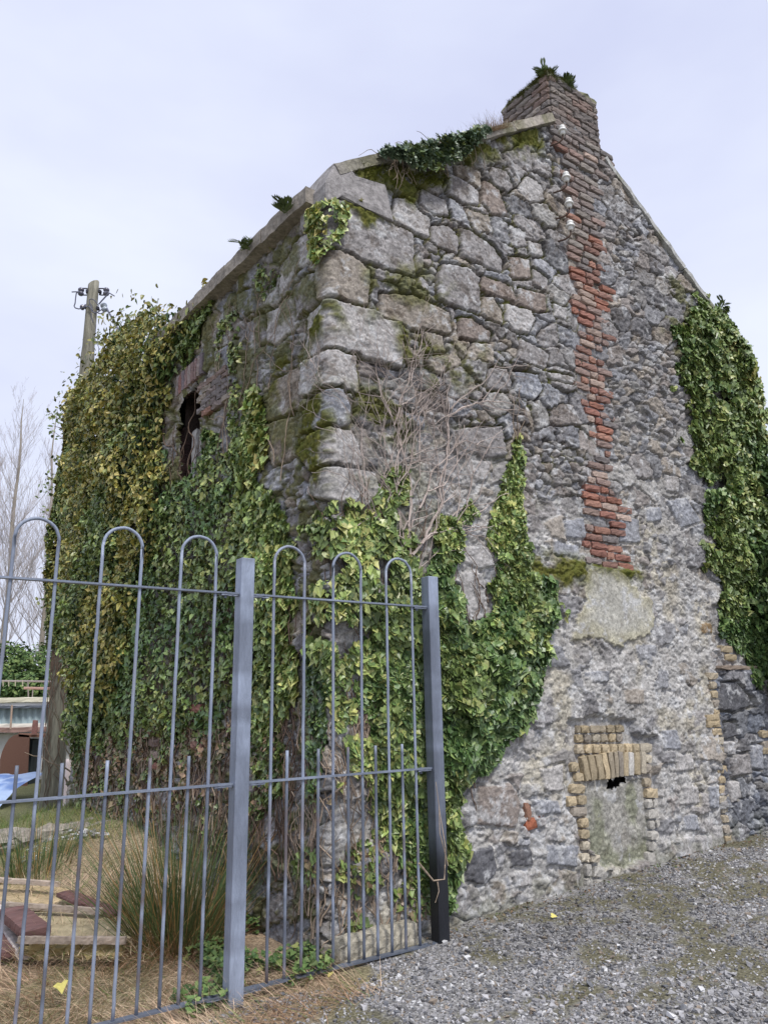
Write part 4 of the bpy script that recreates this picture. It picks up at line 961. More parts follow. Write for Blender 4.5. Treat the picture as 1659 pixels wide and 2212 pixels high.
# E dark mass + strands
L5 = MA(); S5 = MA()
E_ = [(930,1160),(1000,1140),(985,1240),(1005,1350),(1045,1330),(1062,1290),(1075,1215),(1130,1225),(1180,1285),(1198,1335),(1170,1400),(1150,1490),(1120,1560),(1085,1640),(1012,1690),(985,1760),(995,1880),(962,1960),(935,1700),(925,1400)]
ivy(L5, E_, 22000, .058, .26, 'deep', 13, 'mid', lambda u, z: fbm(u*2.5, z*2.5, 235, 3)+.04, .07, .5, 0, LEAF, .7, .45)
ivy(L5, [(960,1290),(1190,1300),(1150,1420),(1080,1500),(960,1500)], 6000, .055, .30, 'bright', 14, 'mid', None, .1, .9, .5, OV, .9, .5)
for px, n in [([(1095,1000),(1108,945),(1120,935),(1130,1000),(1122,1090),(1138,1180),(1125,1250),(1085,1230),(1052,1180),(1060,1110),(1085,1060)], 5200), ([(995,1095),(1015,1078),(1030,1110),(1018,1140),(1000,1130)], 700), ([(940,1110),(990,1120),(1000,1180),(960,1200),(930,1160)], 1500)]:
    ivy(L5, px, n, .048, .09, 'bright', 15, 'mid', lambda u, z: fbm(u*4, z*4, 236, 3)+.03, .04, .5, 0)
stems(S5, [(960,1280),(1080,1280),(1060,1640),(985,1880),(950,1950)], 120, 16, .005, BRN, 9)
for k_ in range(3):
    u, z = uz(1112, 950); wander(S5, u, z, .05, 1, 10, .05, .004, .002, TAN, .25)
plant('ivy', 'dark ivy mass right of the right fence post, one narrow strand reaching up the gable', 'ivy', L5, S5)
# G right mass
L6 = MA(); S6 = MA()
G_ = [(1450,720),(1462,680),(1500,640),(1535,655),(1565,700),(1605,742),(1628,800),(1640,880),(1645,960),(1650,1010),(1700,1080),(1720,1600),(1660,1500),(1625,1470),(1585,1400),(1545,1320),(1535,1230),(1528,1130),(1512,1040),(1488,940),(1470,850)]
ivy(L6, G_, 42000, .060, .20, 'mid', 16, 'deep', lambda u, z: fbm(u*2, z*2, 237, 3)+.35*sstep(3.2, 1.6, z)-.14, .13, .6, .30, LEAF, .7, .45)
ivy(L6, [(1560,740),(1620,790),(1640,960),(1610,1020),(1580,900)], 3500, .065, .24, 'gold', 17, 'mid', None, .14, .7, .45)
u, z, d = region([(1620,960),(1740,1000),(1760,1560),(1640,1470),(1600,1300)], 9000, .12, .5, 4, 18); m = len(u); P, Nn = wallpos(u, z, rng.uniform(.02, .5, m)); leaves(L6, P, Nn, .075*rng.uniform(.6, 1.2, m), pickcol(m, 'deep')*1.1, LEAF, .7, .5)
stems(S6, [(1520,680),(1600,760),(1640,960),(1560,960),(1480,760)], 60, 14, .005, BRN, 10)
plant('ivy', 'thick curtain of ivy over the right-hand eaves of the gable at the picture edge', 'ivy', L6, S6)
# H on coping
L7 = MA(); S7 = MA()
def coping_ivy(n, s0, s1, drop, key, sz):
    s = rng.uniform(s0, s1, n); k = (s-s0)/(s1-s0); z = lt(s)+.10-drop*np.sin(np.pi*np.clip(k, .04, .96))**.6*rng.random(n)**.8+.02*rng.random(n)
    b = .12+.10*fbm(s*6, z*6, 240, 2)-.0*z; b = np.where(z > lt(s)+.05, rng.uniform(-.25, .15, n), b)
    P = NG[None]*DG+G[None]*s[:, None]-NG[None]*b[:, None]; P[:, 2] = z; leaves(L7, P, np.tile(-NG, (n, 1)), sz*rng.uniform(.6, 1.25, n), pickcol(n, key), LEAF, .8, .5, .6)
coping_ivy(1500, 2.85, 4.0, .30, 'teal', .062); coping_ivy(500, 2.95, 3.9, .34, 'mid', .06)
for _ in range(26):
    s = rng.uniform(2.9, 3.9); wander(S7, s-S0, lt(s)+.02, rng.normal(0, .6), -1, 7, .04, .004, .002, TAN, .4, .07)
plant('ivy', 'grey-green ivy cushion spilling over the sloping coping of the gable', 'ivy', L7, S7)
# I hanging tuft under kneeler
L8 = MA(); ivy(L8, [(688,470),(705,450),(730,455),(738,480),(722,530),(708,575),(690,562),(684,510)], 1100, .050, .08, 'bright', 19, 'gold', None, .04, .3, 0, LEAF, .5, .35, .04)
plant('ivy', 'small hanging tuft of yellowish ivy under the corner block at the eaves', 'ivy', L8)
# single sprigs higher up
for (x0, y0, w_, n, lab) in [(1478, 600, 14, 60, None)]: pass
# dead creeper on the gable
S9 = MA()
for (x0, y0, du, dz, n, r) in [(885, 1210, -.1, 1, 24, .012), (885, 1200, .35, 1, 26, .013), (895, 1180, .9, .7, 16, .010), (870, 1180, -.35, 1, 20, .008), (900, 1100, .5, 1, 16, .009), (890, 1300, .02, 1, 16, .010), (800, 1120, .0, 1, 18, .005), (830, 1100, .1, 1, 20, .006), (760, 1060, -.2, 1, 16, .004), (780, 1090, .15, 1, 18, .004), (905, 1000, .05, 1, 15, .006), (950, 1100, .3, 1, 12, .006), (940, 1040, .2, 1, 14, .005), (830, 1020, 0, 1, 16, .005), (870, 1030, .1, 1, 16, .005)]:
    u, z = uz(x0, y0); wander(S9, u, z, du, dz, n, .055, r*.85, r*.26, PALE, .17, .02, 4, 2)
tag(S9.build('dead_creeper', M_stem), 'bare pale branching stems of dead creeper spread up the middle of the gable', 'creeper')
# moss and fern tufts
def fern(c, n, Ln, label, cat='fern', col=(.11, .15, .055), spread=1.0, name='fern', outw=None):
    ma = MA(); c = np.array(c, float); Ln *= .78; n = int(n*1.3)
    for i in range(n):
        a = rng.uniform(0, 6.28); el = rng.uniform(.2, 1.3); d = np.array([math.cos(a)*math.cos(el)*spread, math.sin(a)*math.cos(el)*spread, math.sin(el)])
        if outw is not None: d = d+np.array(outw)*.6
        d /= np.linalg.norm(d); L_ = Ln*rng.uniform(.6, 1.2); t = np.linspace(0, 1, 9); pts = c+rng.normal(0, .02, 3)+d*L_*t[:, None]+np.array([0, 0, -1])*(t[:, None]**2)*L_*.35
        sd_ = np.cross(d, [0, 0, 1]); sd_ /= np.linalg.norm(sd_)+1e-6; cc = np.array(col)*rng.uniform(.6, 1.5)
        V = []; fc = []
        for k in range(1, 9):
            wv = Ln*.22*math.sin(math.pi*(k/9.5))+.004
            for sg in (-1, 1):
                b = len(V); p = pts[k]; V += [p, p+sd_*sg*wv*.5+d*.012, p+sd_*sg*wv+d*.02-np.array([0, 0, .1*wv]), p+sd_*sg*wv*.5-d*.012]; fc.append([b, b+1, b+2, b+3])
        ma.add(V, np.array(fc), cc)
    return tag(ma.build(name, M_leafdull), label, cat)
fern(chp(c0+.02, .05, cz1+.04), 40, .15, 'fern tuft on the front corner of the chimney top'); fern(chp(c0+.30, .02, cz1+.02), 42, .16, 'second fern tuft growing along the front edge of the chimney top')
q = uz(655, 470); fern(SP(q[0], 5.2, .16), 18, .16, 'small fern at the eaves just left of the corner block')
q = uz(570, 545); fern(SP(q[0], 5.2, .18), 12, .14, 'small fern at the middle of the eaves course')
q = gs(1548, 672); fern(GP(q[0], q[1]+.02, .05), 10, .16, 'small fern on the right slope above the ivy curtain')
def tuft(s, n, Ln, col, label, zoff=.09, front=.0):
    P = np.array([GP(s+rng.normal(0, .10), lt(s)+zoff, front) for _ in range(n)]); P[:, 2] += (P @ G-s)*.68; an = rng.uniform(0, 6.28, n); ma = MA(); cc = np.array(col)*rng.uniform(.6, 1.3, (n, 1))
    blades(ma, P, rng.uniform(.5, 1.1, n)*Ln, np.full(n, .003), np.stack([np.cos(an), np.sin(an)], -1), rng.uniform(.1, 1.2, n), rng.uniform(0, .8, n), cc, cc*1.1); return tag(ma.build('grass_tuft', M_grass), label, 'grass tuft')
tuft(4.1, 500, .20, (.30, .21, .12), 'brown dry grass tuft on the coping halfway to the chimney', .05, .08); tuft(3.75, 60, .16, (.22, .24, .12), 'thin green grass tuft on the coping above the ivy')
# moss pad on chimney top
ma = MA(); n = 2600; s = rng.random(n)**1.2*(c1-c0)*1.0; P = np.array([chp(c0+a, rng.uniform(-.02, .03), cz1+.05-abs(rng.normal(0, .05))) for a in s*.45])
P2 = np.array([chp(c0-.01, rng.uniform(0, cdp*.85), cz1+.05-abs(rng.normal(0, .045))) for _ in range(n)]); P = np.concatenate([P, P2]); an = rng.uniform(0, 6.28, len(P))
cc = np.array([.11, .115, .035])*rng.uniform(.6, 1.5, (len(P), 1)); blades(ma, P, rng.uniform(.015, .05, len(P)), np.full(len(P), .005), np.stack([np.cos(an), np.sin(an)], -1), rng.uniform(.2, 2.2, len(P)), rng.uniform(0, .6, len(P)), cc, cc*1.2, 2)
tag(ma.build('moss', M_grass), 'olive moss cushion over the top edge of the chimney', 'moss')
# moss cushions below coping, real relief
ma = MA()
u, z, d = region([(750,368),(800,362),(880,372),(950,362),(960,385),(900,410),(840,420),(800,390),(760,388)], 9000, .05, .6, 9, 31, .35); m = len(u)
P, Nn = wallpos(u, z, hat(u, z)+.005); an = rng.uniform(0, 6.28, m); cc = np.array([.115, .13, .02])*rng.uniform(.5, 1.6, (m, 1))
blades(ma, P, rng.uniform(.012, .04, m), np.full(m, .006), -NG[None, :2]+rng.normal(0, .5, (m, 2)), rng.uniform(.8, 2.0, m), rng.uniform(0, .6, m), cc, cc*1.3, 2)
tag(ma.build('moss', M_grass), 'bright green moss hanging under the coping near the corner block', 'moss')
# ground ivy
ma = MA(); x, y, s, t = fld(6500, 1.55, 3.2, 3.92, 5.2, lambda x, y, s, t: (side_line(x, y) > -.02) & (t < 4.18) & (fbm(x*4, y*4, 150, 3) > .47) | ((side_line(x, y) > 0) & (side_line(x, y) < .6) & (t > 4.1) & (fbm(x*4, y*4, 150, 3) > .46)))
m = len(x); P = np.stack([x, y, tz(x, y)+rng.uniform(.01, .09, m)], -1); leaves(ma, P, np.tile([0, -.25, 1.], (m, 1)), .036*rng.uniform(.6, 1.3, m), np.where(rng.random((m, 1)) < .8, pickcol(m, 'deep')*1.2, pickcol(m, 'mid')), LEAF, 3.1, .4, 0)
tag(ma.build('ground_ivy', M_leafdull), 'dark ivy creeping over the ground at the foot of the corner behind the bars', 'ivy')
# fallen yellow leaves
for (x0, y0, lab) in [(130, 2178, 'large yellow leaf lying on the straw between the left fence bars'), (712, 2113, 'yellow fallen leaf on the gravel edge below the bottom rail'), (1195, 1985, 'yellow leaf lying on gravel at the wall foot')]:
    p = gpt(x0, y0); ma = MA(); leaves(ma, np.array([[p[0], p[1], p[2]+(.10 if x0 < 200 else .02)]]), np.array([[0, -.5, 1.]]), np.array([.07 if x0 < 200 else .04]), np.array([[.62, .55, .16]]), LEAF, 1, .1, 0); tag(ma.build('fallen_leaf', M_leafdull), lab, 'leaf')
# twig by right post
ma = MA(); pp = [gs(*q, DG-.30) for q in [(905, 1865), (925, 1885), (945, 1905), (962, 1900), (968, 1870), (962, 1830), (955, 1760), (950, 1690)]]
pts = [GP(a, b, .30-.02*i % .05) for i, (a, b) in enumerate(pp)]; tube(ma, pts, np.linspace(.006, .002, len(pts)), (.42, .33, .25), 5)
pp = [gs(*q, DG-.30) for q in [(945, 1905), (948, 1925), (940, 1950)]]; tube(ma, [GP(a, b, .30) for a, b in pp], [.004, .003, .002], (.42, .33, .25), 5)
pp = [gs(*q, DG-.28) for q in [(968, 1870), (950, 1800), (948, 1740), (943, 1700)]]; tube(ma, [GP(a, b, .28) for a, b in pp], [.003, .003, .002, .001], (.42, .33, .25), 5)
tag(ma.build('dead_twig', M_stem), 'bare tan twig curling across the dark right-hand fence post', 'twig')

# ================================================================== pole and its wires
pole = empty('utility_pole', 'weathered wooden electricity pole behind the ivy with insulators at its top', 'utility pole')
PY = 11.6
pb = atdist(112, 1728, PY); ptp = atdist(203, 613, PY); hz_ = tzs(pb)
n = 60; t = np.linspace(0, 1, n); pts = np.array([pb[0]+(ptp[0]-pb[0])*t, np.full(n, PY), (pb[2]-.4)+(ptp[2]-pb[2]+.4)*t]).T
ma = MA(); sides = 20; an = np.arange(sides)*2*math.pi/sides; rad = .158-.062*t
rad = np.where(t > .86, rad*.90, rad)
V = []; Cc = []
for i in range(n):
    for a in an:
        rr = rad[i]*(1+.05*(float(vn(np.array([a*2.2]), np.array([t[i]*9.]), 5)[0])-.5)+.03*math.cos(a*2+t[i]*6)); V.append(pts[i]+np.array([math.cos(a)*rr, math.sin(a)*rr, 0]))
        g = float(fbm(np.array([a*3.]), np.array([t[i]*14.]), 7, 4)[0]); Cc.append(np.array([.235, .225, .18])*(.5+1.0*g))
i = np.arange(n-1)[:, None]*sides; j = np.arange(sides)[None]; k = (j+1) % sides
V = np.array(V); V[-sides:, 2] += .05*np.cos(an-0.0)
ma.add(V, [np.stack([i+j, i+k, i+sides+k, i+sides+j], -1).reshape(-1, 4), np.array([list((n-1)*sides+np.arange(sides))])], np.array(Cc)); ma.build('wooden_post', M_pole, pole, smooth=True)
PX = lambda x, y, dy=0.: atdist(153.7*0+x, y, PY+dy)
def T3p(x, y, dy=0.): return atdist(141+.075*x, 597.3+.075*y, PY+dy)    # crop (170,720) scale 11.06
IR = (.05, .05, .065)
for sg, xs_, yo in ((-1, [(680, 365), (620, 342), (470, 342), (455, 345)], 0), (-1, [(670, 535), (600, 535), (470, 535)], 0), (1, [(975, 345), (1080, 345), (1200, 350)], 0), (1, [(985, 520), (1050, 535), (1190, 535)], 0)):
    m = MA(); tube(m, [T3p(a, b, -.02) for a, b in xs_], .011, IR, 6); m.build('iron_bracket', M_iron, pole)
m = MA()
for a, b in [(650, 440), (1010, 440), (950, 920)]: m = MA(); rbox(m, T3p(a, b, -.05), [(1, 0, 0), (0, 1, 0), (0, 0, 1)], (.05, .08, .06), IR, (2, 2, 2), .3, .002); m.build('clamp', M_iron, pole)
def pins(x, y, col, axis=(0, 0, 1), sc=1.0):
    m = MA(); lathe(m, T3p(x, y, -.03), axis, [(0, -.075*sc), (.03*sc, -.07*sc), (.05*sc, -.05*sc), (.05*sc, -.02*sc), (.03*sc, -.005*sc), (.03*sc, .005*sc), (.052*sc, .02*sc), (.05*sc, .05*sc), (.03*sc, .07*sc), (0, .075*sc)], col, 14); m.build('insulator', M_porc, pole, smooth=True)
pins(465, 440, (.13, .13, .17)); pins(1190, 440, (.13, .13, .17)); pins(560, 885, (.07, .065, .09), (1, 0, .1), .95); pins(1135, 890, (.42, .47, .52), (-.35, 0, 1), 1.1)
WC = (.13, .135, .18)
for pl_, r in [([(380, 440), (330, 480), (310, 620), (295, 780), (265, 850), (300, 905), (400, 935), (500, 910), (620, 865), (700, 870), (750, 930), (780, 1010), (870, 1055), (960, 1020), (1060, 950)], .010), ([(1270, 480), (1180, 570), (1060, 700), (975, 800)], .012), ([(200, 445), (320, 440), (450, 440)], .010), ([(1190, 440), (1290, 480), (1430, 565)], .009),
               ([(970, 840), (900, 740), (830, 670), (760, 645), (700, 670), (710, 760), (780, 900), (800, 990)], .008), ([(950, 1050), (1030, 1075), (1100, 1040), (1150, 970)], .009), ([(900, 1380), (880, 1600), (870, 1800), (930, 1920), (980, 2060), (970, 2212)], .005), ([(770, 1060), (760, 1130), (790, 1220), (810, 1330)], .006)]:
    p = np.array(pl_, float); tt_ = np.linspace(0, len(p)-1, len(p)*3); pi_ = np.stack([np.interp(tt_, range(len(p)), p[:, 0]), np.interp(tt_, range(len(p)), p[:, 1])], -1)
    m = MA(); tube(m, [T3p(a, b, -.13) for a, b in pi_], r, WC, 6); m.build('jumper_wire', M_iron, pole, smooth=True)
m = MA(); a = T3p(1210, 930, -.05); b = np.array(SP(-3.6, 5.3, -.4)); tt_ = np.linspace(0, 1, 16)[:, None]
cab = [a, atdist(262, 722, PY-.9), atdist(300, 790, PY-1.8)]; tube(m, cab, .016, WC, 6)
tag(m.build('service_cable', M_iron), 'thick dark cable slanting from the pole insulator down into the golden ivy', 'cable')
m = MA(); tube(m, [atdist(223, 724, PY-.05), atdist(245, 760, PY-.9), atdist(262, 790, PY-1.6)], .006, WC, 5)
tag(m.build('service_cable', M_iron), 'thin stay wire running from lower on the pole into the ivy', 'cable')
# ivy on the pole
L10 = MA(); S10 = MA(); n = 17000
def axis_at(z): k = (z-pb[2])/(ptp[2]-pb[2]); return pb[0]+(ptp[0]-pb[0])*k
zl, zh = atdist(130, 1400, PY)[2], atdist(180, 850, PY)[2]
z = rng.uniform(zl, zh, n); a = rng.uniform(0, 6.28, n); k = (z-zl)/(zh-zl)
R0 = .18+.30*fbm(a*1.2, z*1.4, 160, 3)*np.sin(np.pi*np.clip(k*.92+.06, 0, 1))**.5
R0 = R0+np.maximum(np.cos(a), 0)*.55*sstep(.0, .2, k)
r = R0*(1-.3*rng.random(n)**2); P = np.stack([axis_at(z)+r*np.cos(a), PY+r*np.sin(a)*.8, z], -1); Nn = np.stack([np.cos(a), np.sin(a), a*0], -1)
g = fbm(a*1.1+4, z*1.3, 161, 3)+.25*k
leaves(L10, P, Nn, .075*rng.uniform(.6, 1.3, n), np.where((g > .62)[:, None] | (rng.random((n, 1)) < .15), pickcol(n, 'gold'), pickcol(n, 'mid')), OV, 1.0, .6)
for _ in range(90):
    z0 = rng.uniform(hz_, zl+2.5); a0 = rng.uniform(3.2, 6.2); zz = z0+np.linspace(0, rng.uniform(.4, 1.4), 10); aa = a0+np.cumsum(rng.normal(0, .18, 10)); tube(S10, np.stack([axis_at(zz)+.165*np.cos(aa), PY+.165*np.sin(aa), zz], -1), rng.uniform(.003, .007), BRN, 4, False)
for _ in range(40):
    zz = rng.uniform(zl+.2, zh); a0 = rng.uniform(2.2, 4); p0 = np.array([axis_at(zz), PY, zz]); d = np.array([math.cos(a0), math.sin(a0)*.5, rng.uniform(-.3, .7)]); Lb = rng.uniform(.25, .6); tube(S10, [p0, p0+d*Lb*.5, p0+d*Lb+np.array([0, 0, .05])], [.008, .005, .003], BRN, 4)
    m_ = 7; leaves(L10, p0+d*Lb*rng.uniform(.7, 1.1, (m_, 1))+rng.normal(0, .05, (m_, 3)), np.tile([0, -1., 0], (m_, 1)), np.full(m_, .07), pickcol(m_, 'mid'), OV, 1.5, .6)
plant('ivy', 'ivy climbing the upper half of the wooden pole at the left', 'ivy', L10, S10)
# ================================================================== yard behind
def boxo(ma, c, dims, col, ax=((1, 0, 0), (0, 1, 0), (0, 0, 1)), seg=(4, 2, 2), jit=.002, rnd=.06): rbox(ma, c, ax, dims, col, seg, rnd, jit, .01)
SY = 17.0
def sp(x, y, dy=0.): return atdist(x, y, SY+dy)
# crop (0,1700) scale 5.396: D = x/5.396/1.2055
def T1(x, y, dy=0.): return sp(x*.1537, 1410.2+y*.1537, dy)
shed = empty('low_shed', 'long low white shed with blue-grey corrugated band and cream roof edge behind the pole', 'shed')
def hband(name, y0, y1, thick, col, mt, dy=0., corr=False, x0=-3200, x1=1800):
    m = MA(); a = T1(x0, y0, dy); b = T1(x1, y0, dy); zc = T1(500, (y0+y1)/2, dy)[2]; zt = T1(500, y0, dy)[2]; zb = T1(500, y1, dy)[2]
    if not corr: rbox(m, np.array([(a[0]+b[0])/2, SY+dy+thick/2, (zt+zb)/2]), [(1, 0, 0), (0, 1, 0), (0, 0, 1)], (b[0]-a[0], thick, zt-zb), col, (60, 2, 2), .04, .004, .02)
    else:
        nn = 400; xx = np.linspace(a[0], b[0], nn); yy = SY+dy+.02*np.sin(xx*2*math.pi/.14)
        cc = np.array(col)[None]*(.75+.5*vn(xx*5, xx*0, 3))[:, None]
        m.add(np.concatenate([np.stack([xx, yy, np.full(nn, zb)], -1), np.stack([xx, yy, np.full(nn, zt)], -1)]), np.stack([np.arange(nn-1), np.arange(1, nn), nn+np.arange(1, nn), nn+np.arange(nn-1)], -1), np.concatenate([cc, cc]))
        rbox(m, np.array([(a[0]+b[0])/2, SY+dy+.15, (zt+zb)/2]), [(1, 0, 0), (0, 1, 0), (0, 0, 1)], (b[0]-a[0], .06, zt-zb), np.array(col)*.6, (4, 2, 2), .04, .0)
    return m.build(name, mt, shed)
hband('wall', 1110, 2500, 3.0, (.66, .66, .64), M_plain)
hband('rusty_gutter', 1045, 1115, .35, (.30, .19, .16), M_plain, -.3)
hband('fascia', 990, 1045, .3, (.72, .70, .62), M_plain, -.22)
hband('corrugated_band', 775, 990, .3, (.30, .38, .41), M_plain, -.12, True)
hband('ledge', 740, 775, .3, (.12, .14, .17), M_plain, -.25)
hband('upper_wall', 690, 740, .3, (.72, .71, .69), M_plain, -.2)
rf = hband('roof', 625, 692, 2.2, (.74, .70, .55), M_plain, -.25)
for x0 in (175, 1010-2200):
    m = MA(); tube(m, [T1(x0, 735, -.5), T1(x0-20, 1075, -.6)], .02, (.35, .26, .2), 6); m.build('stay_rod', M_iron, shed)
# rails over the roof
m = MA(); tube(m, [T1(-1500, 380, .8), T1(430, 400, .8), T1(1200, 412, .8)], .022, (.30, .26, .25), 8); 
for x0 in (50, 130, 222, 325): tube(m, [T1(x0, 380, .78), T1(x0, 470, .78)], .011, (.40, .36, .28), 5)
tube(m, [T1(400, 395, .78), T1(405, 640, .8)], .016, (.25, .22, .2), 5); tube(m, [T1(-600, 385, .78), T1(-600, 640, .8)], .016, (.25, .22, .2), 5)
tag(m.build('pipe_rail', M_iron), 'thin pipe rail with small hooks running above the shed roof', 'rail')
m = MA(); tube(m, [T1(345, 495, .6), T1(900, 505, .6)], .03, (.38, .24, .2), 8); tube(m, [T1(470, 500, .6), T1(460, 650, .6)], .014, (.25, .22, .2), 5)
tag(m.build('rusty_pipe', M_iron), 'short rusty pipe lying level above the shed roof beside the pole', 'pipe')
# orange cabin behind
cb = empty('orange_cabin', 'orange and cream cabin end with a small window, seen between pole and ivy', 'cabin')
def cbox(nm, x0, y0, x1, y1, col, dy, th=.1): 
    m = MA(); a = T1(x0, y0, dy); b = T1(x1, y1, dy); rbox(m, np.array([(a[0]+b[0])/2, SY+dy+th/2, (a[2]+b[2])/2]), [(1, 0, 0), (0, 1, 0), (0, 0, 1)], (b[0]-a[0], th, a[2]-b[2]), col, (6, 2, 4), .05, .001, .01); return m.build(nm, M_plain, cb)
cbox('body', 900, 300, 1500, 700, (.62, .38, .17), 3.0, 2.0); cbox('roof', 880, 295, 1520, 325, (.72, .72, .68), 2.9, 2.2); cbox('window', 975, 405, 1060, 520, (.38, .44, .55), 2.93, .06); cbox('stripe', 900, 530, 1500, 550, (.40, .10, .08), 2.95, .04); cbox('stripe', 900, 385, 1500, 400, (.45, .22, .12), 2.95, .04)
# rusty hood
HY = -1.4
hood = empty('rusty_steel_hood', 'brown rusted steel hood with a rounded front standing open before the shed', 'steel hood')
m = MA(); prof = [(0, 2050), (0, 1700), (5, 1500), (35, 1390), (80, 1290), (130, 1210), (200, 1160), (270, 1142), (420, 1160), (405, 1400), (375, 2050)]
A = np.array([T1(x_, y_, HY) for x_, y_ in prof]); B = A+np.array([.05, .02, 0]); B = A+np.array([0, .03, 0]); nn = len(A)
m.add(np.concatenate([A, B]), [np.array([list(range(nn))]), np.array([[nn+i for i in range(nn)][::-1]]), np.array([[i, nn+i, nn+(i+1) % nn, (i+1) % nn] for i in range(nn)])], (.16, .085, .062)); m.build('front_plate', M_iron, hood)
m = MA(); a = T1(300, 1140, HY); b = T1(700, 1160, HY+.9); V = [T1(270, 1142, HY), T1(420, 1150, HY), T1(720, 1150, HY+.1), T1(720, 1135, HY+.9), T1(270, 1130, HY+.9)]
m.add(np.array(V+[v_-np.array([0, 0, .05]) for v_ in V]), [np.array([[0, 1, 2, 3, 4]]), np.array([[9, 8, 7, 6, 5]]), np.array([[i, 5+i, 5+(i+1) % 5, (i+1) % 5] for i in range(5)])], (.17, .085, .055)); m.build('top_plate', M_iron, hood)
m = MA(); c_ = (T1(560, 1150, HY+.5)+T1(560, 2050, HY+.5))/2; zz_ = T1(560, 1160, HY)[2]-T1(560, 2050, HY)[2]; rbox(m, np.array([T1(470, 1600, HY+.85)[0], SY+HY+.55, c_[2]]), [(1, 0, 0), (0, 1, 0), (0, 0, 1)], (.40, .5, zz_-.1), (.02, .03, .035), (3, 3, 3), .1, .002); m.build('tank_side', M_plain, hood)
m = MA(); rbox(m, (T1(497, 950, HY)+T1(497, 1140, HY))/2, [(1, 0, 0), (0, 1, 0), (0, 0, 1)], (.10, .05, T1(497, 950, HY)[2]-T1(497, 1145, HY)[2]), (.26, .13, .11), (2, 2, 4), .1, .002); m.build('upright_bracket', M_iron, hood)
# tarp
m = MA(); TY = -3.6; nxx, nyy = 70, 26; Vv = []; Cc = []
for j in range(nyy):
    for i in range(nxx):
        x_ = -1500+(560+1500)*i/(nxx-1); k = j/(nyy-1); base_t = T1(x_, 1735+12*math.sin(i*.5), TY); 
        zt = base_t[2]; zb = tzs([base_t[0], SY+TY-1.2])-.02
        f_ = float(fbm(np.array([i*.16]), np.array([j*.13]), 170, 4)[0])-.5; k2 = k**3.0
        Vv.append([base_t[0]+.1*f_, SY+TY+.5-1.9*k+.22*f_, zt*(1-k2)+zb*k2+.10*f_*math.sin(math.pi*min(1, k*1.0+.12))])
        g_ = float(fbm(np.array([i*.10+4]), np.array([j*.2]), 171, 3)[0]); w_ = float(sstep(.45, .6, np.array([g_]))[0]); Cc.append(np.array([.40, .52, .72])*(1-w_)+np.array([.12, .22, .48])*w_)
idx = np.arange(nxx*nyy).reshape(nyy, nxx); q = np.stack([idx[:-1, :-1], idx[:-1, 1:], idx[1:, 1:], idx[1:, :-1]], -1).reshape(-1, 4); m.add(Vv, q, np.array(Cc))
tag(m.build('tarpaulin', M_tarp, smooth=True), 'crumpled blue tarpaulin heaped on the ground left of the pole', 'tarpaulin')
# white pipe
m = MA(); p = atdist(150, 1738, 12.4); t1_ = atdist(157, 1640, 12.4); z0 = tzs(p); n_ = 14
lathe(m, (t1_[0], 12.4, z0-.1), (0, 0, 1), [(0, 0)]+[(.098, k*(t1_[2]-z0+.1)/n_) for k in range(n_+1)]+[(.085, t1_[2]-z0+.1), (.085, t1_[2]-z0-.3)], np.array([.72, .62, .62]), 20)
tag(m.build('plastic_pipe', M_plain, smooth=True), 'short upright white and pinkish pipe standing right of the pole', 'pipe')
# evergreen trees beyond
def bush(cx, ytop, ybot, w, Y_, label, n=9000):
    a = atdist(cx, ytop, Y_); b = atdist(cx, ybot, Y_); hh = a[2]-b[2]; o = empty('evergreen_tree', label, 'tree'); m = MA(); 
    th = rng.uniform(0, 6.28, n); k = rng.random(n)**.6; ph = np.arccos(rng.uniform(-1, 1, n)); d = np.stack([np.sin(ph)*np.cos(th), np.sin(ph)*np.sin(th), np.cos(ph)], -1)
    rr = .75+.5*fbm(th*1.4+cx, ph*2.2, 180, 3); P = d*np.array([w, w*.7, hh/2])*(rr*k**.35)[:, None]+np.array([a[0], Y_, b[2]+hh/2]); g = fbm(P[:, 0]*1.5, P[:, 2]*1.5+P[:, 1], 181, 3)
    P = P[g > .4]; d = d[g > .4]; m_ = len(P); leaves(m, P, d, .16*rng.uniform(.6, 1.4, m_), pickcol(m_, 'deep')*np.array([1.1, 1.1, 1.0]), OV, 2, .6); m.build('crown', M_leafdull, o)
    m = MA(); tube(m, [(a[0], Y_, -.2), (a[0]+.1, Y_, b[2]+hh*.6)], [.2, .08], BRN, 6); m.build('trunk', M_stem, o)
bush(30, 1392, 1560, 3.0, 34, 'dark evergreen tree at the left edge above the shed roof', 16000); bush(110, 1440, 1560, 1.8, 31, 'smaller yellowish-green tree just left of the pole', 7000); bush(172, 1418, 1520, 2.2, 48, 'distant dark bush between the pole and the ivy', 5000); bush(-120, 1400, 1560, 3.5, 33, 'dark evergreen tree just outside the left edge', 5000)
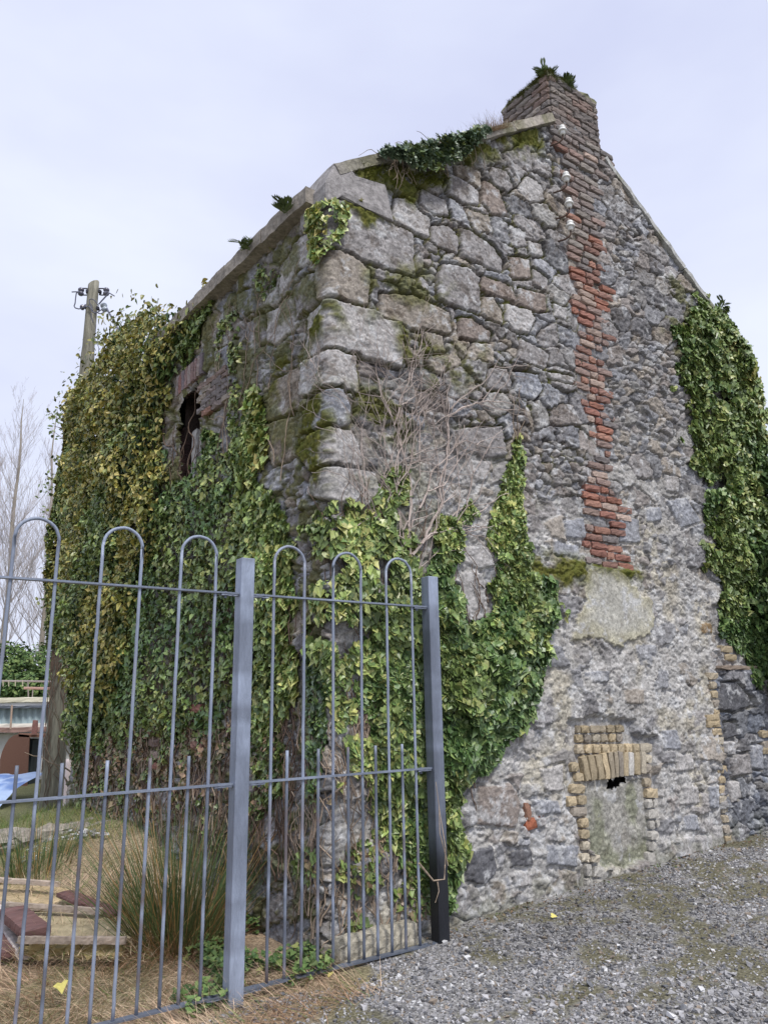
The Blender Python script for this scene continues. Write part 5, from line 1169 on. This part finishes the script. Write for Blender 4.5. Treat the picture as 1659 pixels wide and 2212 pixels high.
# poplars
def poplar(xb, xt, ytop, Y_, label, seed, nb=46, r0=.22, wid=.17):
    rg = np.random.default_rng(seed); o = empty('bare_poplar', label, 'tree'); a = atdist(xt, ytop, Y_); base = np.array([atdist(xb, 1500, Y_)[0], Y_, 0.]); H_ = a[2]
    m = MA(); t = np.linspace(0, 1, 14); ax_ = base+(np.array([a[0], Y_, H_])-base)*t[:, None]; ax_[1:-1, 0] += np.cumsum(rg.normal(0, .06, 12)); tube(m, ax_, r0*(1-t)**.8+.012, (.34, .30, .25), 8); m.build('trunk', M_stem, o)
    m = MA()
    def br(p, d, L_, r, dep):
        n_ = 7; pts = [p]; dd = d.copy()
        for i in range(n_): dd = dd+rg.normal(0, .07, 3)+np.array([0, 0, .10]); dd /= np.linalg.norm(dd); pts.append(pts[-1]+dd*L_/n_)
        tube(m, pts, np.linspace(r, max(r*.3, .004), n_+1), (.42, .38, .37), 4, False)
        if dep > 0:
            for _ in range(int(4+L_*1.1)):
                i = rg.integers(1, n_); a_ = rg.uniform(0, 6.28); d2 = dd*.9+np.array([math.cos(a_), math.sin(a_), rg.uniform(0, .7)])*.6; d2 /= np.linalg.norm(d2); br(pts[i], d2, L_*rg.uniform(.25, .5), r*.42, dep-1)
    for i in range(nb):
        k = rg.uniform(.18, .97); p = base+(np.array([a[0], Y_, H_])-base)*k; p[0] = np.interp(k, t, ax_[:, 0]); a_ = rg.uniform(0, 6.28); el = rg.uniform(.75, 1.15)
        d = np.array([math.cos(a_)*math.cos(el), math.sin(a_)*math.cos(el), math.sin(el)]); br(p, d, H_*wid*(1.15-k)*rg.uniform(.7, 1.3)+.6, .028*(1.2-k), 2)
    m.build('branches', M_stem, o)
poplar(8, 52, 862, 42, 'tall bare poplar at the left edge of the sky', 5, 70, .20, .25); poplar(92, 125, 885, 46, 'bare poplar close to the left of the pole', 9, 60, .18, .19); poplar(-45, -20, 900, 44, 'bare poplar just beyond the left edge', 12, 30)
# ================================================================== rubbish behind the fence
def plank(name, p0, p1, wid, th, col, label, cat, parent=None, mt=None, rollv=(0, 0, 1), jit=.0015):
    p0 = np.array(p0); p1 = np.array(p1); d = p1-p0; Ln = np.linalg.norm(d); d /= Ln; s_ = np.cross(d, rollv); s_ /= np.linalg.norm(s_); n_ = np.cross(s_, d)
    m = MA(); rbox(m, (p0+p1)/2, [d, s_, n_], (Ln, wid, th), col, (30, 3, 2), .15, jit, .16); o = m.build(name, mt or M_wood, parent)
    if label: tag(o, label, cat)
    return o
TB = (.46, .38, .31)
def Q(x, y, h): return gpt(x, y, h)     # crop (0,2050) scale 3.5857: D = x*.2313, y = 1700.5+.2313*y
def Q2(x, y, h): return gpt(x*.2313, 1700.5+.2313*y, h)
pan = empty('broken_panel', 'broken tan board panel with pale timber battens lying in the grass', 'wooden panel')
plank('batten', Q2(-250, 850, .18), Q2(560, 905, .16), .035, .035, TB, None, None, pan); plank('batten', Q2(-250, 1080, .17), Q2(960, 1160, .14), .035, .04, TB, None, None, pan); plank('batten', Q2(175, 1425, .17), Q2(1180, 1430, .15), .03, .04, TB, None, None, pan)
def sheet(x0, y0, x1, y1, x2, y2, x3, y3, h, col, nm):
    m = MA(); c = [Q2(x0, y0, h), Q2(x1, y1, h), Q2(x2, y2, h), Q2(x3, y3, h)]; n_ = 20; V = []; 
    for j in range(n_+1):
        for i in range(n_+1):
            a, b = i/n_, j/n_; p = (c[0]*(1-a)+c[1]*a)*(1-b)+(c[3]*(1-a)+c[2]*a)*b; V.append(p+np.array([0, 0, .02*(float(vn(np.array([a*5.]), np.array([b*5.]), 8)[0])-.5)]))
    V = np.array(V); idx = np.arange((n_+1)**2).reshape(n_+1, n_+1); q = np.stack([idx[:-1, :-1], idx[:-1, 1:], idx[1:, 1:], idx[1:, :-1]], -1).reshape(-1, 4)
    cc = np.array(col)*(.6+.8*fbm(V[:, 0]*9, V[:, 1]*9, 12, 4, .6))[:, None]; m.add(np.concatenate([V, V-np.array([0, 0, .02])]), [q, q[:, ::-1]+len(V)], np.concatenate([cc, cc*.8])); return m.build(nm, M_wood, pan)
sheet(-250, 900, 620, 930, 950, 1150, -250, 1100, .10, (.46, .36, .22), 'sheet'); sheet(100, 1150, 1000, 1190, 1230, 1420, 200, 1430, .10, (.40, .34, .22), 'sheet')
V0 = Q2(190, 1470, .12); V1 = Q2(1150, 1480, .11); m = MA(); rbox(m, (V0+V1)/2-np.array([0, 0, .02]), [(V1-V0)/np.linalg.norm(V1-V0), (0, 1, 0), (0, 0, 1)], (np.linalg.norm(V1-V0), .04, .07), (.26, .21, .10), (24, 2, 4), .2, .012, .2); m.build('torn_insulation', M_wood, pan)
plank('timber_plank', Q2(-60, 1080, .17), Q2(240, 1590, .05), .075, .03, (.55, .50, .47), 'pale whitish plank slanting down at the lower left', 'plank')
plank('brown_board', Q2(110, 1160, .20), Q2(360, 1370, .17), .16, .06, (.135, .075, .07), 'dark brown plastic board lying between the pale boards', 'board', mt=M_plain)
plank('brown_board', Q2(600, 990, .14), Q2(1100, 1190, .10), .12, .03, (.13, .07, .065), 'dark brown board sloping towards the tall rushes', 'board', mt=M_plain)
plank('brown_board', Q2(-160, 1160, .12), Q2(120, 1560, .06), .13, .04, (.125, .07, .065), 'dark brown board at the left edge beneath the whitish plank', 'board', mt=M_plain)
ma = MA(); p = Q2(330, 1600, .03); 
x = []; 
tag(chips('rubble', *(lambda c: (c[:, 0], c[:, 1], c[:, 2]+.01))(np.array([gpt(rng.uniform(45, 230), rng.uniform(1795, 1865), 0) for _ in range(420)])), rng.uniform(.006, .025, 420), .5, np.where(rng.random((420, 1)) < .5, [[.72, .72, .74]], [[.30, .29, .27]])*rng.uniform(.6, 1.1, (420, 1))), kind='stuff')
ma = MA(); c_ = gpt(100, 1800); rbox(ma, c_+np.array([0, 0, -.02]), [(1, 0, .1), (0, 1, 0), (0, 0, 1)], (1.3, .5, .14), (.30, .27, .23), (14, 6, 3), .4, .02, .15); tag(ma.build('concrete_slab', M_slab), 'flat grey slab edge with white litter on the bank below the pole', 'slab')
ma = MA(); c_ = gpt(285, 1868); rbox(ma, c_+np.array([0, 0, .05]), [(1, 0, .1), (0, 1, 0), (0, 0, 1)], (.22, .14, .08), (.38, .34, .30), (8, 5, 3), .4, .008, .15); tag(ma.build('stone_block', M_slab), 'loose pale stone lying among the grass behind the tall rushes', 'stone')
# leaf and twig litter along the wall foot, dry stalks over the boards
ma = MA(); n = 500; s_ = rng.uniform(3.1, 8.5, n); t_ = 4.10-np.abs(rng.normal(0, .08, n)); P = G[None]*s_[:, None]+NG[None]*t_[:, None]; P[:, 2] = tz(P[:, 0], P[:, 1])+.012
leaves(ma, P, np.tile([0, -.2, 1.], (n, 1)), .016*rng.uniform(.5, 1.6, n), pickcol(n, 'dry')*.8, OV, 3.1, .6, 0); tag(ma.build('leaf_litter', M_leafdull), kind='stuff')
ma = MA(); n = 1400; P = np.array([gpt(rng.uniform(20, 330), rng.uniform(1900, 2070), .1) for _ in range(n)]); P[:, 2] -= .02; an = rng.uniform(0, 6.28, n); cc = np.array([.55, .42, .28])*rng.uniform(.5, 1.2, (n, 1)); cc[rng.random(n) < .3] = (.12, .16, .05)
blades(ma, P, rng.uniform(.06, .26, n), rng.uniform(.002, .005, n), np.stack([np.cos(an), np.sin(an)], -1), rng.uniform(.7, 1.5, n), rng.uniform(0, .4, n), cc, cc*1.1); tag(ma.build('dry_stalks', M_grass), kind='stuff')
# footing at the foot of the gable
ma = MA(); a = GP(2.75, .13, .07); rbox(ma, a, [G, (0, 0, 1), -NG], (.55, .24, .10), (.40, .37, .30), (20, 8, 3), .2, .006, .1); ma.build('plaster_footing', M_slab, cot)
# brambles at lower left of wall / by pole
S11 = MA()
for (x0, y0, x1, y1) in [(215,1700,100,1500),(205,1730,150,1560),(190,1740,120,1660),(175,1650,110,1530),(200,1690,60,1620),(160,1720,90,1600),(215,1760,140,1560),(230,1740,175,1470)]:
    a = atdist(x0, y0, 9.3); b = atdist(x1, y1, 9.0); t = np.linspace(0, 1, 9)[:, None]; p = a+(b-a)*t+np.concatenate([[[0]*3], np.cumsum(rng.normal(0, .02, (8, 3)), 0)]); tube(S11, p, np.linspace(.012, .003, 9), (.30, .24, .18), 5)
tag(S11.build('bare_shrub', M_stem), 'bare thin branches of a leafless shrub in front of the pole foot', 'shrub')
